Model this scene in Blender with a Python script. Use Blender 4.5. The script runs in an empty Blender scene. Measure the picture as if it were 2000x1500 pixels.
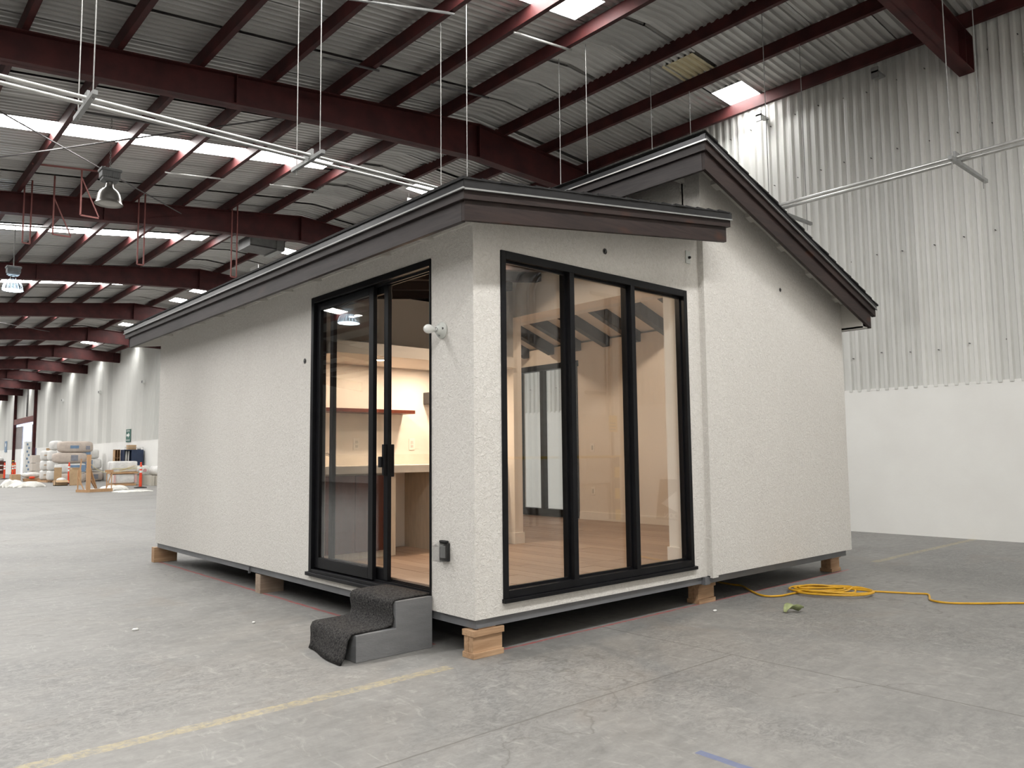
import bpy, math, random
from mathutils import Vector, Matrix
random.seed(7)
S = bpy.context.scene
COL = S.collection

# ------------------------------------------------------------------ camera
YAW, PITCH, ROLL = math.radians(41.6446), math.radians(4.8754), math.radians(-0.6052)
fw = Vector((math.sin(YAW)*math.cos(PITCH), math.cos(YAW)*math.cos(PITCH), math.sin(PITCH)))
r0 = Vector((math.cos(YAW), -math.sin(YAW), 0)); u0 = r0.cross(fw)
rt = r0*math.cos(ROLL)+u0*math.sin(ROLL); up = -r0*math.sin(ROLL)+u0*math.cos(ROLL)
cd = bpy.data.cameras.new('camera'); cam = bpy.data.objects.new('camera', cd); COL.objects.link(cam)
M = Matrix.Identity(4)
for i in range(3):
    M[i][0] = rt[i]; M[i][1] = up[i]; M[i][2] = -fw[i]
M[0][3], M[1][3], M[2][3] = -3.0265, -3.7889, 1.25
cam.matrix_world = M
cd.sensor_width = 36; cd.lens = 1505.31/2000*36
cd.shift_x = -0.00234; cd.shift_y = 0.00524; cd.clip_end = 400
S.camera = cam

# ------------------------------------------------------------------ world and exposure
W = bpy.data.worlds.new('world'); S.world = W; W.use_nodes = True
W.node_tree.nodes['Background'].inputs[0].default_value = (0.62, 0.74, 1.0, 1)
W.node_tree.nodes['Background'].inputs[1].default_value = 1.6
S.view_settings.view_transform = 'Standard'; S.view_settings.look = 'None'
S.view_settings.exposure = 1.0; S.view_settings.gamma = 1.0; S.view_settings.use_curve_mapping = False
S.cycles.use_denoising = True
S.cycles.max_bounces = 6; S.cycles.diffuse_bounces = 4; S.cycles.glossy_bounces = 3; S.cycles.transparent_max_bounces = 10
S.cycles.use_adaptive_sampling = True; S.cycles.adaptive_threshold = .05; S.cycles.adaptive_min_samples = 16; S.cycles.use_light_tree = True
S.cycles.caustics_reflective = False; S.cycles.caustics_refractive = False
S.cycles.sample_clamp_indirect = 6.0
SKY = 18.5          # radiance of the daylit roof panels
DOWN = 6.2          # watts of one recessed downlight in the house

# ------------------------------------------------------------------ mesh helpers
class MB:
    def __init__(s): s.v = []; s.f = []; s.sm = False
    def add(s, vs, fs):
        b = len(s.v); s.v += [tuple(v) for v in vs]; s.f += [tuple(b+i for i in f) for f in fs]; return s
    def box(s, x0, x1, y0, y1, z0, z1):
        return s.add([(x0,y0,z0),(x1,y0,z0),(x1,y1,z0),(x0,y1,z0),(x0,y0,z1),(x1,y0,z1),(x1,y1,z1),(x0,y1,z1)],
                     [(0,3,2,1),(4,5,6,7),(0,1,5,4),(1,2,6,5),(2,3,7,6),(3,0,4,7)])
    def prism(s, poly, vec):          # poly: 3D points, swept along vec
        n = len(poly); vec = Vector(vec)
        a = [Vector(p) for p in poly]; b = [p+vec for p in a]
        nr = (a[1]-a[0]).cross(a[2]-a[1])
        if nr.dot(vec) > 0: a.reverse(); b.reverse()
        fs = [tuple(range(n)), tuple(range(2*n-1, n-1, -1))]
        for i in range(n):
            j = (i+1) % n; fs.append((i, n+i, n+j, j))
        return s.add(a+b, fs)
    def xz(s, poly, y0, y1): return s.prism([(p[0], y0, p[1]) for p in poly], (0, y1-y0, 0))
    def yz(s, poly, x0, x1): return s.prism([(x0, p[0], p[1]) for p in poly], (x1-x0, 0, 0))
    def xy(s, poly, z0, z1): return s.prism([(p[0], p[1], z0) for p in poly], (0, 0, z1-z0))
    def bar(s, a, b, w, h=None, upv=(0,0,1)):     # square bar between two points
        h = h or w; a, b = Vector(a), Vector(b); d = (b-a).normalized(); u = Vector(upv)
        if abs(d.dot(u)) > .98: u = Vector((1,0,0))
        r = d.cross(u).normalized(); u = r.cross(d)
        q = [a+r*w/2*i+u*h/2*j for i, j in ((-1,-1),(1,-1),(1,1),(-1,1))]
        return s.prism(q, b-a)
    def tube(s, pts, r, n=8, caps=True):
        pts = [Vector(p) for p in pts]; ring = []; prev = None
        for i, p in enumerate(pts):
            d = (pts[min(i+1, len(pts)-1)]-pts[max(i-1, 0)]).normalized()
            u = prev if prev is not None else (Vector((0,0,1)) if abs(d.z) < .9 else Vector((1,0,0)))
            u = (u-d*u.dot(d)); u = u.normalized() if u.length > 1e-6 else d.orthogonal().normalized(); prev = u
            w = d.cross(u); rr = r[i] if isinstance(r, (list, tuple)) else r
            ring.append([p+(u*math.cos(2*math.pi*k/n)+w*math.sin(2*math.pi*k/n))*rr for k in range(n)])
        vs = [v for q in ring for v in q]; fs = []
        for i in range(len(pts)-1):
            for k in range(n):
                a = i*n+k; b = i*n+(k+1) % n; fs.append((a, b, b+n, a+n))
        if caps: fs += [tuple(range(n-1, -1, -1)), tuple((len(pts)-1)*n+k for k in range(n))]
        return s.add(vs, fs)
    def lathe(s, prof, c, ax=(0,0,1), n=24):      # prof: (radius, height) along ax from c
        ax = Vector(ax).normalized(); u = ax.orthogonal().normalized(); w = ax.cross(u); c = Vector(c)
        vs = []; fs = []
        for r, h in prof:
            for k in range(n):
                a = 2*math.pi*k/n; vs.append(c+ax*h+(u*math.cos(a)+w*math.sin(a))*r)
        for i in range(len(prof)-1):
            for k in range(n):
                a = i*n+k; b = i*n+(k+1) % n; fs.append((a, b, b+n, a+n))
        return s.add(vs, fs)
    def sup(s, c, size, e=4.0, nu=20, nv=12, wob=0.0, seed=0):   # rounded box, used for stuffed bags
        rnd = random.Random(seed); vs = []; fs = []
        ph = [rnd.uniform(0, 6.28) for _ in range(6)]
        def sp(t, ex): return math.copysign(abs(t)**(2/ex), t)
        for i in range(nv+1):
            th = -math.pi/2+math.pi*i/nv
            for k in range(nu):
                p = 2*math.pi*k/nu
                x = sp(math.cos(th), e)*sp(math.cos(p), e); y = sp(math.cos(th), e)*sp(math.sin(p), e); z = sp(math.sin(th), e)
                q = 1+wob*(math.sin(5*p+ph[0])*math.cos(4*th+ph[1])+.6*math.sin(9*p+ph[2]+3*th))
                vs.append((c[0]+x*size[0]/2*q, c[1]+y*size[1]/2*q, c[2]+z*size[2]/2*(1+.6*wob*math.sin(7*p+ph[3]))))
        for i in range(nv):
            for k in range(nu):
                a = i*nu+k; b = i*nu+(k+1) % nu; fs.append((a, b, b+nu, a+nu))
        s.sm = True
        return s.add(vs, fs)
    def mesh(s, name, off=(0,0,0), smooth=False):
        me = bpy.data.meshes.new(name)
        me.from_pydata([(v[0]-off[0], v[1]-off[1], v[2]-off[2]) for v in s.v], [], s.f)
        if smooth or s.sm:
            for p in me.polygons: p.use_smooth = True
        me.update(); return me

def root_of(o):
    while o.parent: o = o.parent
    return o
def link(name, me, m, parent=None, loc=None):
    o = bpy.data.objects.new(name, me); COL.objects.link(o)
    if m is not None and me is not None and len(me.materials) == 0: me.materials.append(m)
    if parent is not None: o.parent = parent
    if loc is not None: o.location = loc
    return o
def part(name, mb, m, parent, smooth=False, bevel=0, label=None):
    o = link(name, mb.mesh(name, root_of(parent).location, smooth), m, parent)
    if bevel:
        b = o.modifiers.new('bevel', 'BEVEL'); b.width = bevel; b.segments = 2; b.limit_method = 'ANGLE'; b.angle_limit = .7
    if label: o['label'] = label
    return o
def tag(o, label, cat, group=None):
    o['label'] = label; o['category'] = cat
    if group: o['group'] = group
    return o
def thing(name, label, cat, loc, group=None):
    o = bpy.data.objects.new(name, None); COL.objects.link(o); o.location = loc; o.empty_display_size = .1
    return tag(o, label, cat, group)
def solo(name, mb, m, label, cat, group=None, smooth=False, bevel=0):     # a thing that is one mesh; origin at its base
    xs = [v[0] for v in mb.v]; ys = [v[1] for v in mb.v]; zs = [v[2] for v in mb.v]
    off = ((min(xs)+max(xs))/2, (min(ys)+max(ys))/2, min(zs))
    o = link(name, mb.mesh(name, off, smooth), m, None, off)
    if bevel:
        b = o.modifiers.new('bevel', 'BEVEL'); b.width = bevel; b.segments = 2; b.limit_method = 'ANGLE'
    return tag(o, label, cat, group)
def struct(name, mb, m, smooth=False):
    o = link(name, mb.mesh(name, (0,0,0), smooth), m); o['kind'] = 'structure'; return o

# ------------------------------------------------------------------ materials
def nodes(name):
    m = bpy.data.materials.new(name); m.use_nodes = True
    nt = m.node_tree; return m, nt, nt.nodes['Principled BSDF']
class NT:
    def __init__(s, nt): s.nt = nt
    def n(s, t, **kw):
        q = s.nt.nodes.new(t)
        for k, v in kw.items(): setattr(q, k, v)
        return q
    def l(s, a, b): s.nt.links.new(a, b)
    def math(s, op, a, b=None, clamp=False):
        q = s.n('ShaderNodeMath', operation=op, use_clamp=clamp)
        for i, x in enumerate((a, b)):
            if x is None: continue
            if isinstance(x, (int, float)): q.inputs[i].default_value = x
            else: s.l(x, q.inputs[i])
        return q.outputs[0]
    def obj(s, scale=(1,1,1)):
        c = s.n('ShaderNodeTexCoord'); mp = s.n('ShaderNodeMapping'); mp.inputs['Scale'].default_value = scale
        s.l(c.outputs['Object'], mp.inputs['Vector']); return mp.outputs[0]
    def noise(s, vec, scale, detail=4, rough=.55, dist=0):
        q = s.n('ShaderNodeTexNoise'); s.l(vec, q.inputs['Vector'])
        q.inputs['Scale'].default_value = scale; q.inputs['Detail'].default_value = detail
        q.inputs['Roughness'].default_value = rough; q.inputs['Distortion'].default_value = dist
        return q.outputs['Fac']
    def ramp(s, fac, stops):
        q = s.n('ShaderNodeValToRGB'); e = q.color_ramp.elements
        while len(e) < len(stops): e.new(.5)
        for i, (p, c) in enumerate(stops):
            e[i].position = p; e[i].color = (*c, 1) if len(c) == 3 else c
        s.l(fac, q.inputs[0]); return q.outputs[0]
    def mix(s, fac, a, b, mode='MIX'):
        q = s.n('ShaderNodeMix', data_type='RGBA', blend_type=mode)
        for i, x in ((0, fac), (6, a), (7, b)):
            if isinstance(x, (int, float)): q.inputs[i].default_value = x
            elif isinstance(x, tuple): q.inputs[i].default_value = (*x, 1)
            else: s.l(x, q.inputs[i])
        return q.outputs[2]
    def bump(s, h, strength, dist=.01):
        q = s.n('ShaderNodeBump'); q.inputs['Strength'].default_value = strength; q.inputs['Distance'].default_value = dist
        s.l(h, q.inputs['Height']); return q.outputs[0]
def pm(name, c1, c2=None, scale=6.0, stretch=(1,1,1), rough=.6, metal=0.0, bump=0.0, bscale=None, bdist=.01, spec=.5, lo=.35, hi=.65):
    m, nt, P = nodes(name); g = NT(nt)
    P.inputs['Roughness'].default_value = rough; P.inputs['Metallic'].default_value = metal
    P.inputs['Specular IOR Level'].default_value = spec
    v = g.obj(stretch)
    nz = g.noise(v, scale)
    g.l(g.ramp(nz, [(lo, c1), (hi, c2 or tuple(x*.9 for x in c1))]), P.inputs['Base Color'])
    if bump: g.l(g.bump(g.noise(v, bscale or scale*6, 3), bump, bdist), P.inputs['Normal'])
    return m
def emit(name, c, st):
    m = bpy.data.materials.new(name); m.use_nodes = True; nt = m.node_tree; nt.nodes.clear()
    e = nt.nodes.new('ShaderNodeEmission'); e.inputs[0].default_value = (*c, 1); e.inputs[1].default_value = st
    o = nt.nodes.new('ShaderNodeOutputMaterial'); nt.links.new(e.outputs[0], o.inputs[0]); return m
def glassmat(name, tint=(1,1,1), ior=1.5, rough=0.0):
    m = bpy.data.materials.new(name); m.use_nodes = True; nt = m.node_tree; nt.nodes.clear(); g = NT(nt)
    f = g.n('ShaderNodeFresnel'); ge = g.n('ShaderNodeNewGeometry')
    g.l(g.math('ADD', g.math('MULTIPLY', ge.outputs['Backfacing'], 1/ior-ior), ior), f.inputs[0])   # same Fresnel on both faces of a thin pane
    t = g.n('ShaderNodeBsdfTransparent'); t.inputs[0].default_value = (*tint, 1)
    q = g.n('ShaderNodeBsdfGlossy'); q.inputs['Roughness'].default_value = rough
    x = g.n('ShaderNodeMixShader'); g.l(f.outputs[0], x.inputs[0]); g.l(t.outputs[0], x.inputs[1]); g.l(q.outputs[0], x.inputs[2])
    o = g.n('ShaderNodeOutputMaterial'); g.l(x.outputs[0], o.inputs[0]); return m
def woodmat(name, dark, mid, knot, axis, rough=.55, ks=1.0, kamt=.6, spec=.5):
    m, nt, P = nodes(name); g = NT(nt); P.inputs['Roughness'].default_value = rough; P.inputs['Specular IOR Level'].default_value = spec
    st = [14, 14, 14]; st[axis] = 1.0
    gr = g.noise(g.obj(tuple(st)), 2.6, 6, .62, .7)
    lg = [1.2]*3; lg[axis] = .6
    col = g.mix(.35, g.ramp(gr, [(.34, dark), (.66, mid)]), g.ramp(g.noise(g.obj(tuple(lg)), 2.2, 3), [(.35, dark), (.65, mid)]))
    ks_ = [5.5*ks]*3; ks_[axis] = 2.6*ks
    warp = g.n('ShaderNodeVectorMath', operation='ADD'); nz = g.n('ShaderNodeTexNoise'); v = g.obj(tuple(ks_))
    g.l(v, nz.inputs['Vector']); nz.inputs['Scale'].default_value = 2.0; sc = g.n('ShaderNodeVectorMath', operation='SCALE')
    g.l(nz.outputs['Color'], sc.inputs[0]); sc.inputs[3].default_value = .35; g.l(v, warp.inputs[0]); g.l(sc.outputs[0], warp.inputs[1])
    vo = g.n('ShaderNodeTexVoronoi'); g.l(warp.outputs[0], vo.inputs['Vector']); vo.inputs['Scale'].default_value = 1.0
    kn = g.ramp(vo.outputs['Distance'], [(.04, (1,1,1)), (.22, (0,0,0))])
    pick = g.n('ShaderNodeSeparateColor'); g.l(vo.outputs['Color'], pick.inputs[0])
    kn = g.math('MULTIPLY', kn, g.math('GREATER_THAN', pick.outputs[0], .45))
    col = g.mix(g.math('MULTIPLY', kn, kamt), col, knot)
    g.l(col, P.inputs['Base Color']); g.l(g.bump(gr, .12, .004), P.inputs['Normal']); return m

def floormat():
    m, nt, P = nodes('warehouse_concrete'); g = NT(nt)
    v = g.obj(); sx = g.n('ShaderNodeSeparateXYZ'); g.l(v, sx.inputs[0]); X, Y = sx.outputs[0], sx.outputs[1]
    big = g.noise(v, .22, 3, .6, .4); mid = g.noise(v, 1.3, 5, .68, .8); fine = g.noise(v, 13, 3, .72)
    streak = g.noise(g.obj((1.0, 4.0, 1)), 3.2, 4, .70, 1.0)
    col = g.ramp(big, [(.3, (.245, .236, .218)), (.5, (.300, .295, .280)), (.72, (.275, .276, .270))])
    col = g.mix(.60, col, g.ramp(mid, [(.28, (.165, .162, .154)), (.5, (.285, .279, .265)), (.74, (.39, .383, .364))]))
    col = g.mix(.26, col, g.ramp(streak, [(.30, (.16, .157, .15)), (.52, (.295, .288, .274)), (.70, (.44, .43, .405))]))
    col = g.mix(.20, col, g.ramp(fine, [(.3, (.13, .128, .122)), (.7, (.44, .43, .405))]))
    col = g.mix(1.0, col, (.86, .86, .865), 'MULTIPLY')
    # swirled trowel scuffs, darker and greyer
    sc = g.noise(g.obj((1.0, 1.7, 1)), 10, 5, .78, 2.6); reg = g.noise(v, .5, 2, .6)
    scm = g.math('MULTIPLY', g.ramp(sc, [(.46, (0,0,0)), (.56, (1,1,1))]), g.ramp(reg, [(.47, (0,0,0)), (.60, (1,1,1))]))
    col = g.mix(g.math('MULTIPLY', scm, .50), col, (.125, .125, .124))
    # pale smears
    sm = g.math('MULTIPLY', g.ramp(g.noise(g.obj((2.5, 1, 1)), 5, 4, .7, 1.5), [(.57, (0,0,0)), (.70, (1,1,1))]), .26)
    col = g.mix(sm, col, (.50, .488, .455))
    # brown stains
    rs = g.math('MULTIPLY', g.ramp(g.noise(v, .9, 3, .6, 1.2), [(.58, (0,0,0)), (.74, (1,1,1))]), .30)
    col = g.mix(rs, col, (.25, .212, .175))
    wear = g.ramp(g.noise(v, 26, 3, .7, .8), [(.40, (0,0,0)), (.62, (1,1,1))])
    def band(c, pos, half):
        return g.math('LESS_THAN', g.math('ABSOLUTE', g.math('SUBTRACT', c, pos)), half)
    def rng(c, a, b): return g.math('MULTIPLY', g.math('GREATER_THAN', c, a), g.math('LESS_THAN', c, b))
    wob = g.math('MULTIPLY', g.math('SUBTRACT', g.noise(v, 3, 3), .5), .03)
    Yw = g.math('ADD', Y, wob); Xw = g.math('ADD', X, wob)
    # worn yellow painted aisle line
    yl = g.math('MULTIPLY', band(Yw, -.01, .045), rng(X, -2.5, -.2))
    yl2 = g.math('MULTIPLY', band(Yw, .15, .045), rng(X, 5.9, 9.1))
    yel = g.math('MULTIPLY', g.math('MAXIMUM', yl, yl2), g.math('ADD', g.math('MULTIPLY', wear, .34), .06))
    col = g.mix(yel, col, (.58, .46, .20))
    # red chalk lines under the house edge
    r1 = g.math('MULTIPLY', band(Xw, .055, .016), rng(Y, .5, 6.35))
    r2 = g.math('MULTIPLY', band(Yw, .085, .014), rng(X, .15, 5.15))
    rd = g.math('MULTIPLY', g.math('MAXIMUM', r1, r2), g.math('ADD', g.math('MULTIPLY', wear, .5), .38))
    col = g.mix(rd, col, (.42, .075, .075))
    # blue tape stroke
    bl = g.math('MULTIPLY', band(Xw, -.23, .022), rng(Y, -2.2, -1.78))
    col = g.mix(g.math('MULTIPLY', bl, .6), col, (.10, .14, .30))
    # sawn control joints
    jw = g.math('MULTIPLY', g.math('SUBTRACT', g.noise(v, 2.2, 4), .5), .02)
    Xj = g.math('ADD', X, jw); Yj = g.math('ADD', Y, jw); j = None
    for px in (-10.2, -4.5, 1.24, 7.0):
        b = band(Xj, px, .006); j = b if j is None else g.math('MAXIMUM', j, b)
    j = g.math('MAXIMUM', j, g.math('MULTIPLY', band(Yj, -1.0, .006), rng(X, -6, 1.25)))
    for py in (4.42, 9.84, 15.2, 26.1): j = g.math('MAXIMUM', j, band(Yj, py, .006))
    # hairline cracks
    vo = g.n('ShaderNodeTexVoronoi', feature='DISTANCE_TO_EDGE'); vd = g.n('ShaderNodeVectorMath', operation='ADD')
    nz = g.n('ShaderNodeTexNoise'); g.l(v, nz.inputs['Vector']); nz.inputs['Scale'].default_value = 1.6; nz.inputs['Detail'].default_value = 6
    g.l(v, vd.inputs[0]); g.l(nz.outputs['Color'], vd.inputs[1]); g.l(vd.outputs[0], vo.inputs['Vector']); vo.inputs['Scale'].default_value = .42
    ck = g.math('MULTIPLY', g.ramp(vo.outputs['Distance'], [(.0, (1,1,1)), (.0045, (0,0,0))]), g.ramp(g.noise(v, .35, 2), [(.48, (0,0,0)), (.56, (1,1,1))]))
    j = g.math('MAXIMUM', g.math('MULTIPLY', j, .75), g.math('MULTIPLY', ck, .6))
    col = g.mix(j, col, (.13, .125, .115))
    g.l(col, P.inputs['Base Color'])
    g.l(g.ramp(mid, [(.3, (.5,)*3), (.7, (.72,)*3)]), P.inputs['Roughness'])
    P.inputs['Specular IOR Level'].default_value = .35
    g.l(g.bump(fine, .10, .005), P.inputs['Normal']); return m

def stuccomat():
    m, nt, P = nodes('stucco'); g = NT(nt); v = g.obj()
    P.inputs['Roughness'].default_value = .9; P.inputs['Specular IOR Level'].default_value = .2
    lo = g.noise(g.obj((1, 1, .5)), 1.3, 5, .6, .5); fn = g.noise(v, 46, 5, .62, 1.0)
    col = g.ramp(lo, [(.3, (.70, .675, .635)), (.7, (.76, .74, .70))])
    col = g.mix(.45, col, g.ramp(fn, [(.36, (.60, .575, .535)), (.62, (.80, .78, .745))]))
    g.l(col, P.inputs['Base Color']); g.l(g.bump(fn, 1.0, .009), P.inputs['Normal']); return m

def sheetmat(name, c1, c2, rough, metal, axis, streak=7):
    m, nt, P = nodes(name); g = NT(nt)
    P.inputs['Roughness'].default_value = rough; P.inputs['Metallic'].default_value = metal
    st = [streak]*3; st[axis] = .35
    a = g.noise(g.obj(tuple(st)), 1.5, 5, .65); b = g.noise(g.obj(), .8, 4)
    oi = g.n('ShaderNodeObjectInfo')
    col = g.mix(.5, g.ramp(a, [(.3, c1), (.7, c2)]), g.ramp(b, [(.3, c1), (.7, c2)]))
    col = g.mix(.5, col, g.mix(oi.outputs['Random'], tuple(x*.72 for x in c1), c2))
    g.l(col, P.inputs['Base Color']); return m

def brickwall(name, c, bw, bh, axis):
    m, nt, P = nodes(name); g = NT(nt); P.inputs['Roughness'].default_value = .8
    v = g.obj(); sx = g.n('ShaderNodeSeparateXYZ'); g.l(v, sx.inputs[0]); cb = g.n('ShaderNodeCombineXYZ')
    g.l(sx.outputs[1 if axis == 0 else 0], cb.inputs[0]); g.l(sx.outputs[2], cb.inputs[1])
    b = g.n('ShaderNodeTexBrick'); g.l(cb.outputs[0], b.inputs['Vector']); b.inputs['Scale'].default_value = 1
    b.inputs['Brick Width'].default_value = bw; b.inputs['Row Height'].default_value = bh; b.inputs['Mortar Size'].default_value = .006
    b.inputs['Color1'].default_value = (*c, 1); b.inputs['Color2'].default_value = (*[x*.97 for x in c], 1); b.inputs['Mortar'].default_value = (*[x*.72 for x in c], 1)
    g.l(g.mix(.35, b.outputs['Color'], g.ramp(g.noise(v, 1.1, 5), [(.3, tuple(x*.9 for x in c)), (.7, c)])), P.inputs['Base Color'])
    g.l(g.bump(g.noise(v, 30, 4), .15, .004), P.inputs['Normal']); return m

FLOOR = floormat(); STUCCO = stuccomat()
RED = pm('oxide_red_steel', (.072, .017, .016), (.040, .0105, .011), 3, rough=.6, bump=.05, bscale=30, spec=.25)
REDL = pm('oxide_red_rod', (.20, .055, .045), (.13, .035, .03), 4, rough=.6)
ROOFS = sheetmat('roof_sheet_metal', (.40, .395, .38), (.58, .57, .55), .42, .25, 0)
ROOFY = sheetmat('roof_sheet_yellowed', (.55, .48, .30), (.68, .60, .40), .6, 0, 0)
WALLS = sheetmat('wall_sheet_metal', (.70, .705, .675), (.82, .82, .79), .45, .0, 2)
MASON = pm('white_painted_masonry', (.90, .90, .87), (.86, .855, .825), 1.1, rough=.75, bump=.12, bscale=25)
BLOCKW = brickwall('painted_block', (.74, .72, .68), .4, .2, 1)
LEFTW = pm('far_side_wall', (.62, .62, .60), (.54, .54, .52), .5, rough=.8)
SKYM = emit('daylit_roof_panel', (1.0, .985, .96), SKY)
FASX = woodmat('dark_stain_wood_x', (.016, .0115, .011), (.042, .027, .024), (.075, .028, .015), 0, .55, spec=.25)
FASY = woodmat('dark_stain_wood_y', (.018, .0145, .0145), (.046, .036, .035), (.06, .04, .034), 1, .5, spec=.3)
DRIP = pm('dark_drip_metal', (.035, .035, .037), (.028, .028, .03), 4, rough=.32, metal=.6)
SHING = pm('asphalt_shingle', (.022, .021, .022), (.012, .012, .012), 60, rough=.9, bump=.6, bscale=120)
SOFF = pm('soffit_paint', (.60, .585, .55), (.55, .535, .50), 3, rough=.8)
CREAM = pm('interior_paint', (.80, .74, .67), (.76, .70, .63), 1.2, rough=.7)
CREAMW = pm('interior_trim_paint', (.84, .80, .74), (.80, .76, .70), 1.5, rough=.55)
DARKC = pm('dark_ceiling_boards', (.030, .017, .014), (.018, .011, .010), 4, (1, 6, 6), rough=.6)
DARKB = pm('dark_rafter', (.045, .043, .045), (.032, .031, .033), 4, rough=.5)
BLACK = pm('black_aluminium', (.0075, .0078, .0095), (.005, .005, .006), 6, rough=.38, spec=.22)
GLASS = glassmat('window_glass', (.96, .965, .96), 1.72)
STEEL = pm('grey_steel_frame', (.19, .194, .205), (.15, .154, .164), 3, rough=.45, metal=.15)
PLANKM = None
LUMX = woodmat('pine_lumber_x', (.33, .19, .10), (.58, .385, .235), (.24, .12, .06), 0, .7, 1.6)
LUMO = woodmat('pine_lumber_weathered', (.27, .20, .15), (.42, .33, .25), (.2, .13, .09), 0, .75, 1.6)
GREYP = pm('grey_painted_ply', (.185, .188, .192), (.155, .158, .162), 5, (1, 1, 4), rough=.6, bump=.2, bscale=40)
CARPET = pm('charcoal_carpet', (.085, .081, .078), (.020, .020, .021), 95, rough=.98, bump=1.0, bscale=220, bdist=.006, spec=.1)
GALV = pm('galvanised_pipe', (.62, .62, .60), (.52, .52, .50), 8, rough=.32, metal=.55)
GALVD = pm('galvanised_strut', (.34, .345, .34), (.28, .285, .28), 8, rough=.45, metal=.5)
ROD = pm('threaded_rod', (.34, .34, .33), (.26, .26, .25), 20, rough=.6, metal=.2)
DKROD = pm('dark_conduit', (.10, .095, .095), (.07, .065, .065), 6, rough=.5)
LAMPG = pm('ballast_grey', (.17, .175, .175), (.13, .135, .135), 8, rough=.5)
ALU = pm('spun_aluminium', (.40, .39, .365), (.33, .32, .30), 8, (1, 1, 6), rough=.3, metal=.9)
PORC = pm('porcelain', (.66, .68, .65), (.60, .62, .59), 6, rough=.2)
BULB = pm('frosted_bulb', (.78, .79, .77), (.74, .75, .73), 6, rough=.25)
YCORD = pm('yellow_cord', (.72, .40, .02), (.62, .33, .015), 12, rough=.45)
CABW = woodmat('reddish_cabinet_wood', (.055, .013, .008), (.12, .030, .016), (.05, .012, .008), 2, .35)
COUNT = pm('pale_counter', (.72, .66, .58), (.66, .60, .52), 8, rough=.3)
CABP = pm('pale_plywood', (.66, .56, .44), (.58, .49, .38), 6, (6, 6, 1), rough=.55)
CHROME = pm('chrome', (.6, .6, .6), (.5, .5, .5), 5, rough=.15, metal=1)
WARM = emit('warm_downlight', (1.0, .80, .58), 40)
CLEAR = glassmat('clear_plastic', (.93, .93, .93), 1.45, .05)
ORANGE = pm('orange_plastic', (.85, .075, .022), (.75, .06, .02), 6, rough=.5)
WHITEP = pm('white_plastic', (.85, .85, .83), (.78, .78, .76), 6, rough=.5)
KRAFT = pm('kraft_paper_bag', (.60, .52, .45), (.49, .42, .37), 3, rough=.6, bump=.5, bscale=14, bdist=.03)
FILM = pm('white_film', (.80, .79, .76), (.66, .655, .64), 4, rough=.35, bump=.7, bscale=12, bdist=.03)
BLUEP = pm('blue_print', (.20, .30, .44), (.16, .25, .38), 5, rough=.5)
PRINT = pm('grey_print', (.28, .29, .33), (.22, .23, .27), 5, rough=.6)
CARD = pm('cardboard', (.52, .36, .21), (.45, .31, .18), 4, rough=.8)
NAVY = pm('navy_paint', (.020, .038, .085), (.016, .030, .07), 4, rough=.45)
PINE = woodmat('crate_pine', (.42, .24, .12), (.56, .35, .19), (.3, .15, .08), 2, .7)
TARP = pm('white_sheeting', (.78, .77, .72), (.62, .61, .57), 5, rough=.55, bump=.6, bscale=9, bdist=.04)
GREEN = pm('sign_green', (.02, .13, .10), (.018, .11, .085), 4, rough=.45)
SIGNW = pm('sign_white', (.85, .86, .84), (.80, .81, .79), 4, rough=.5)
BLK = pm('black_rubber', (.015, .015, .015), (.01, .01, .01), 8, rough=.8)
YEL = pm('yellow_paint', (.72, .46, .03), (.62, .40, .03), 6, rough=.5)
LEAF = pm('dry_leaf', (.36, .40, .20), (.24, .28, .13), 30, rough=.7)
ROPE = pm('pale_rope', (.72, .66, .42), (.6, .55, .35), 20, rough=.8)
SHELFW = woodmat('cubby_wood', (.40, .24, .12), (.55, .35, .19), (.3, .16, .08), 2, .7)

# ================================================================== WAREHOUSE SHELL
BAY = 7.25; XR = 5.78; ZR = 7.42; SL = .12; SR = .065; XW = 9.10; XL = -16.0; YF = -6.15; YB = 94.1
def ybm(k): return -.15+BAY*k
def zt(x): return ZR+SL*(x-XR) if x < XR else ZR-SR*(x-XR)
NB = 14
struct('floor', MB().box(XL, XW+.3, YF, YB, -.15, 0), FLOOR)

# ---- ceiling: rafter beams, purlins, corrugated sheets and daylight panels
ceil = bpy.data.objects.new('ceiling', None); COL.objects.link(ceil); ceil['kind'] = 'structure'
def beam_mesh():
    b = MB(); tk = .018; fwid = .20
    def zb(x):
        if x >= XR: return 6.765-.028*(x-XR)
        if x >= 2.9: return 6.575+.066*(x-2.9)
        if x >= -1.6: return 6.12+.101*(x+1.6)
        return zt(x)-.415
    xs = [XL, -6, -1.6, 2.9, XR, 7.4, XW-.06]
    tp = [(x, zt(x)) for x in xs]; bt = [(x, zb(x)) for x in xs]
    for i in range(len(xs)-1):
        (x0, a0), (x1, a1) = tp[i], tp[i+1]; (_, c0), (_, c1) = bt[i], bt[i+1]
        b.xz([(x0, c0), (x1, c1), (x1, a1), (x0, a0)], -tk/2, tk/2)
        b.xz([(x0, c0), (x1, c1), (x1, c1+tk), (x0, c0+tk)], -fwid/2, fwid/2)
        b.xz([(x0, a0-tk), (x1, a1-tk), (x1, a1), (x0, a0)], -fwid/2, fwid/2)
    for x in (XR, XW-.35, XW-.06, 1.2):
        b.box(x-.008, x+.008, -fwid/2, fwid/2, zb(x), zt(x))
    return b.mesh('roof_beam')
bm_ = beam_mesh()
for k in range(0, NB): link('roof_beam', bm_, RED, ceil, (0, ybm(k), 0))
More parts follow.
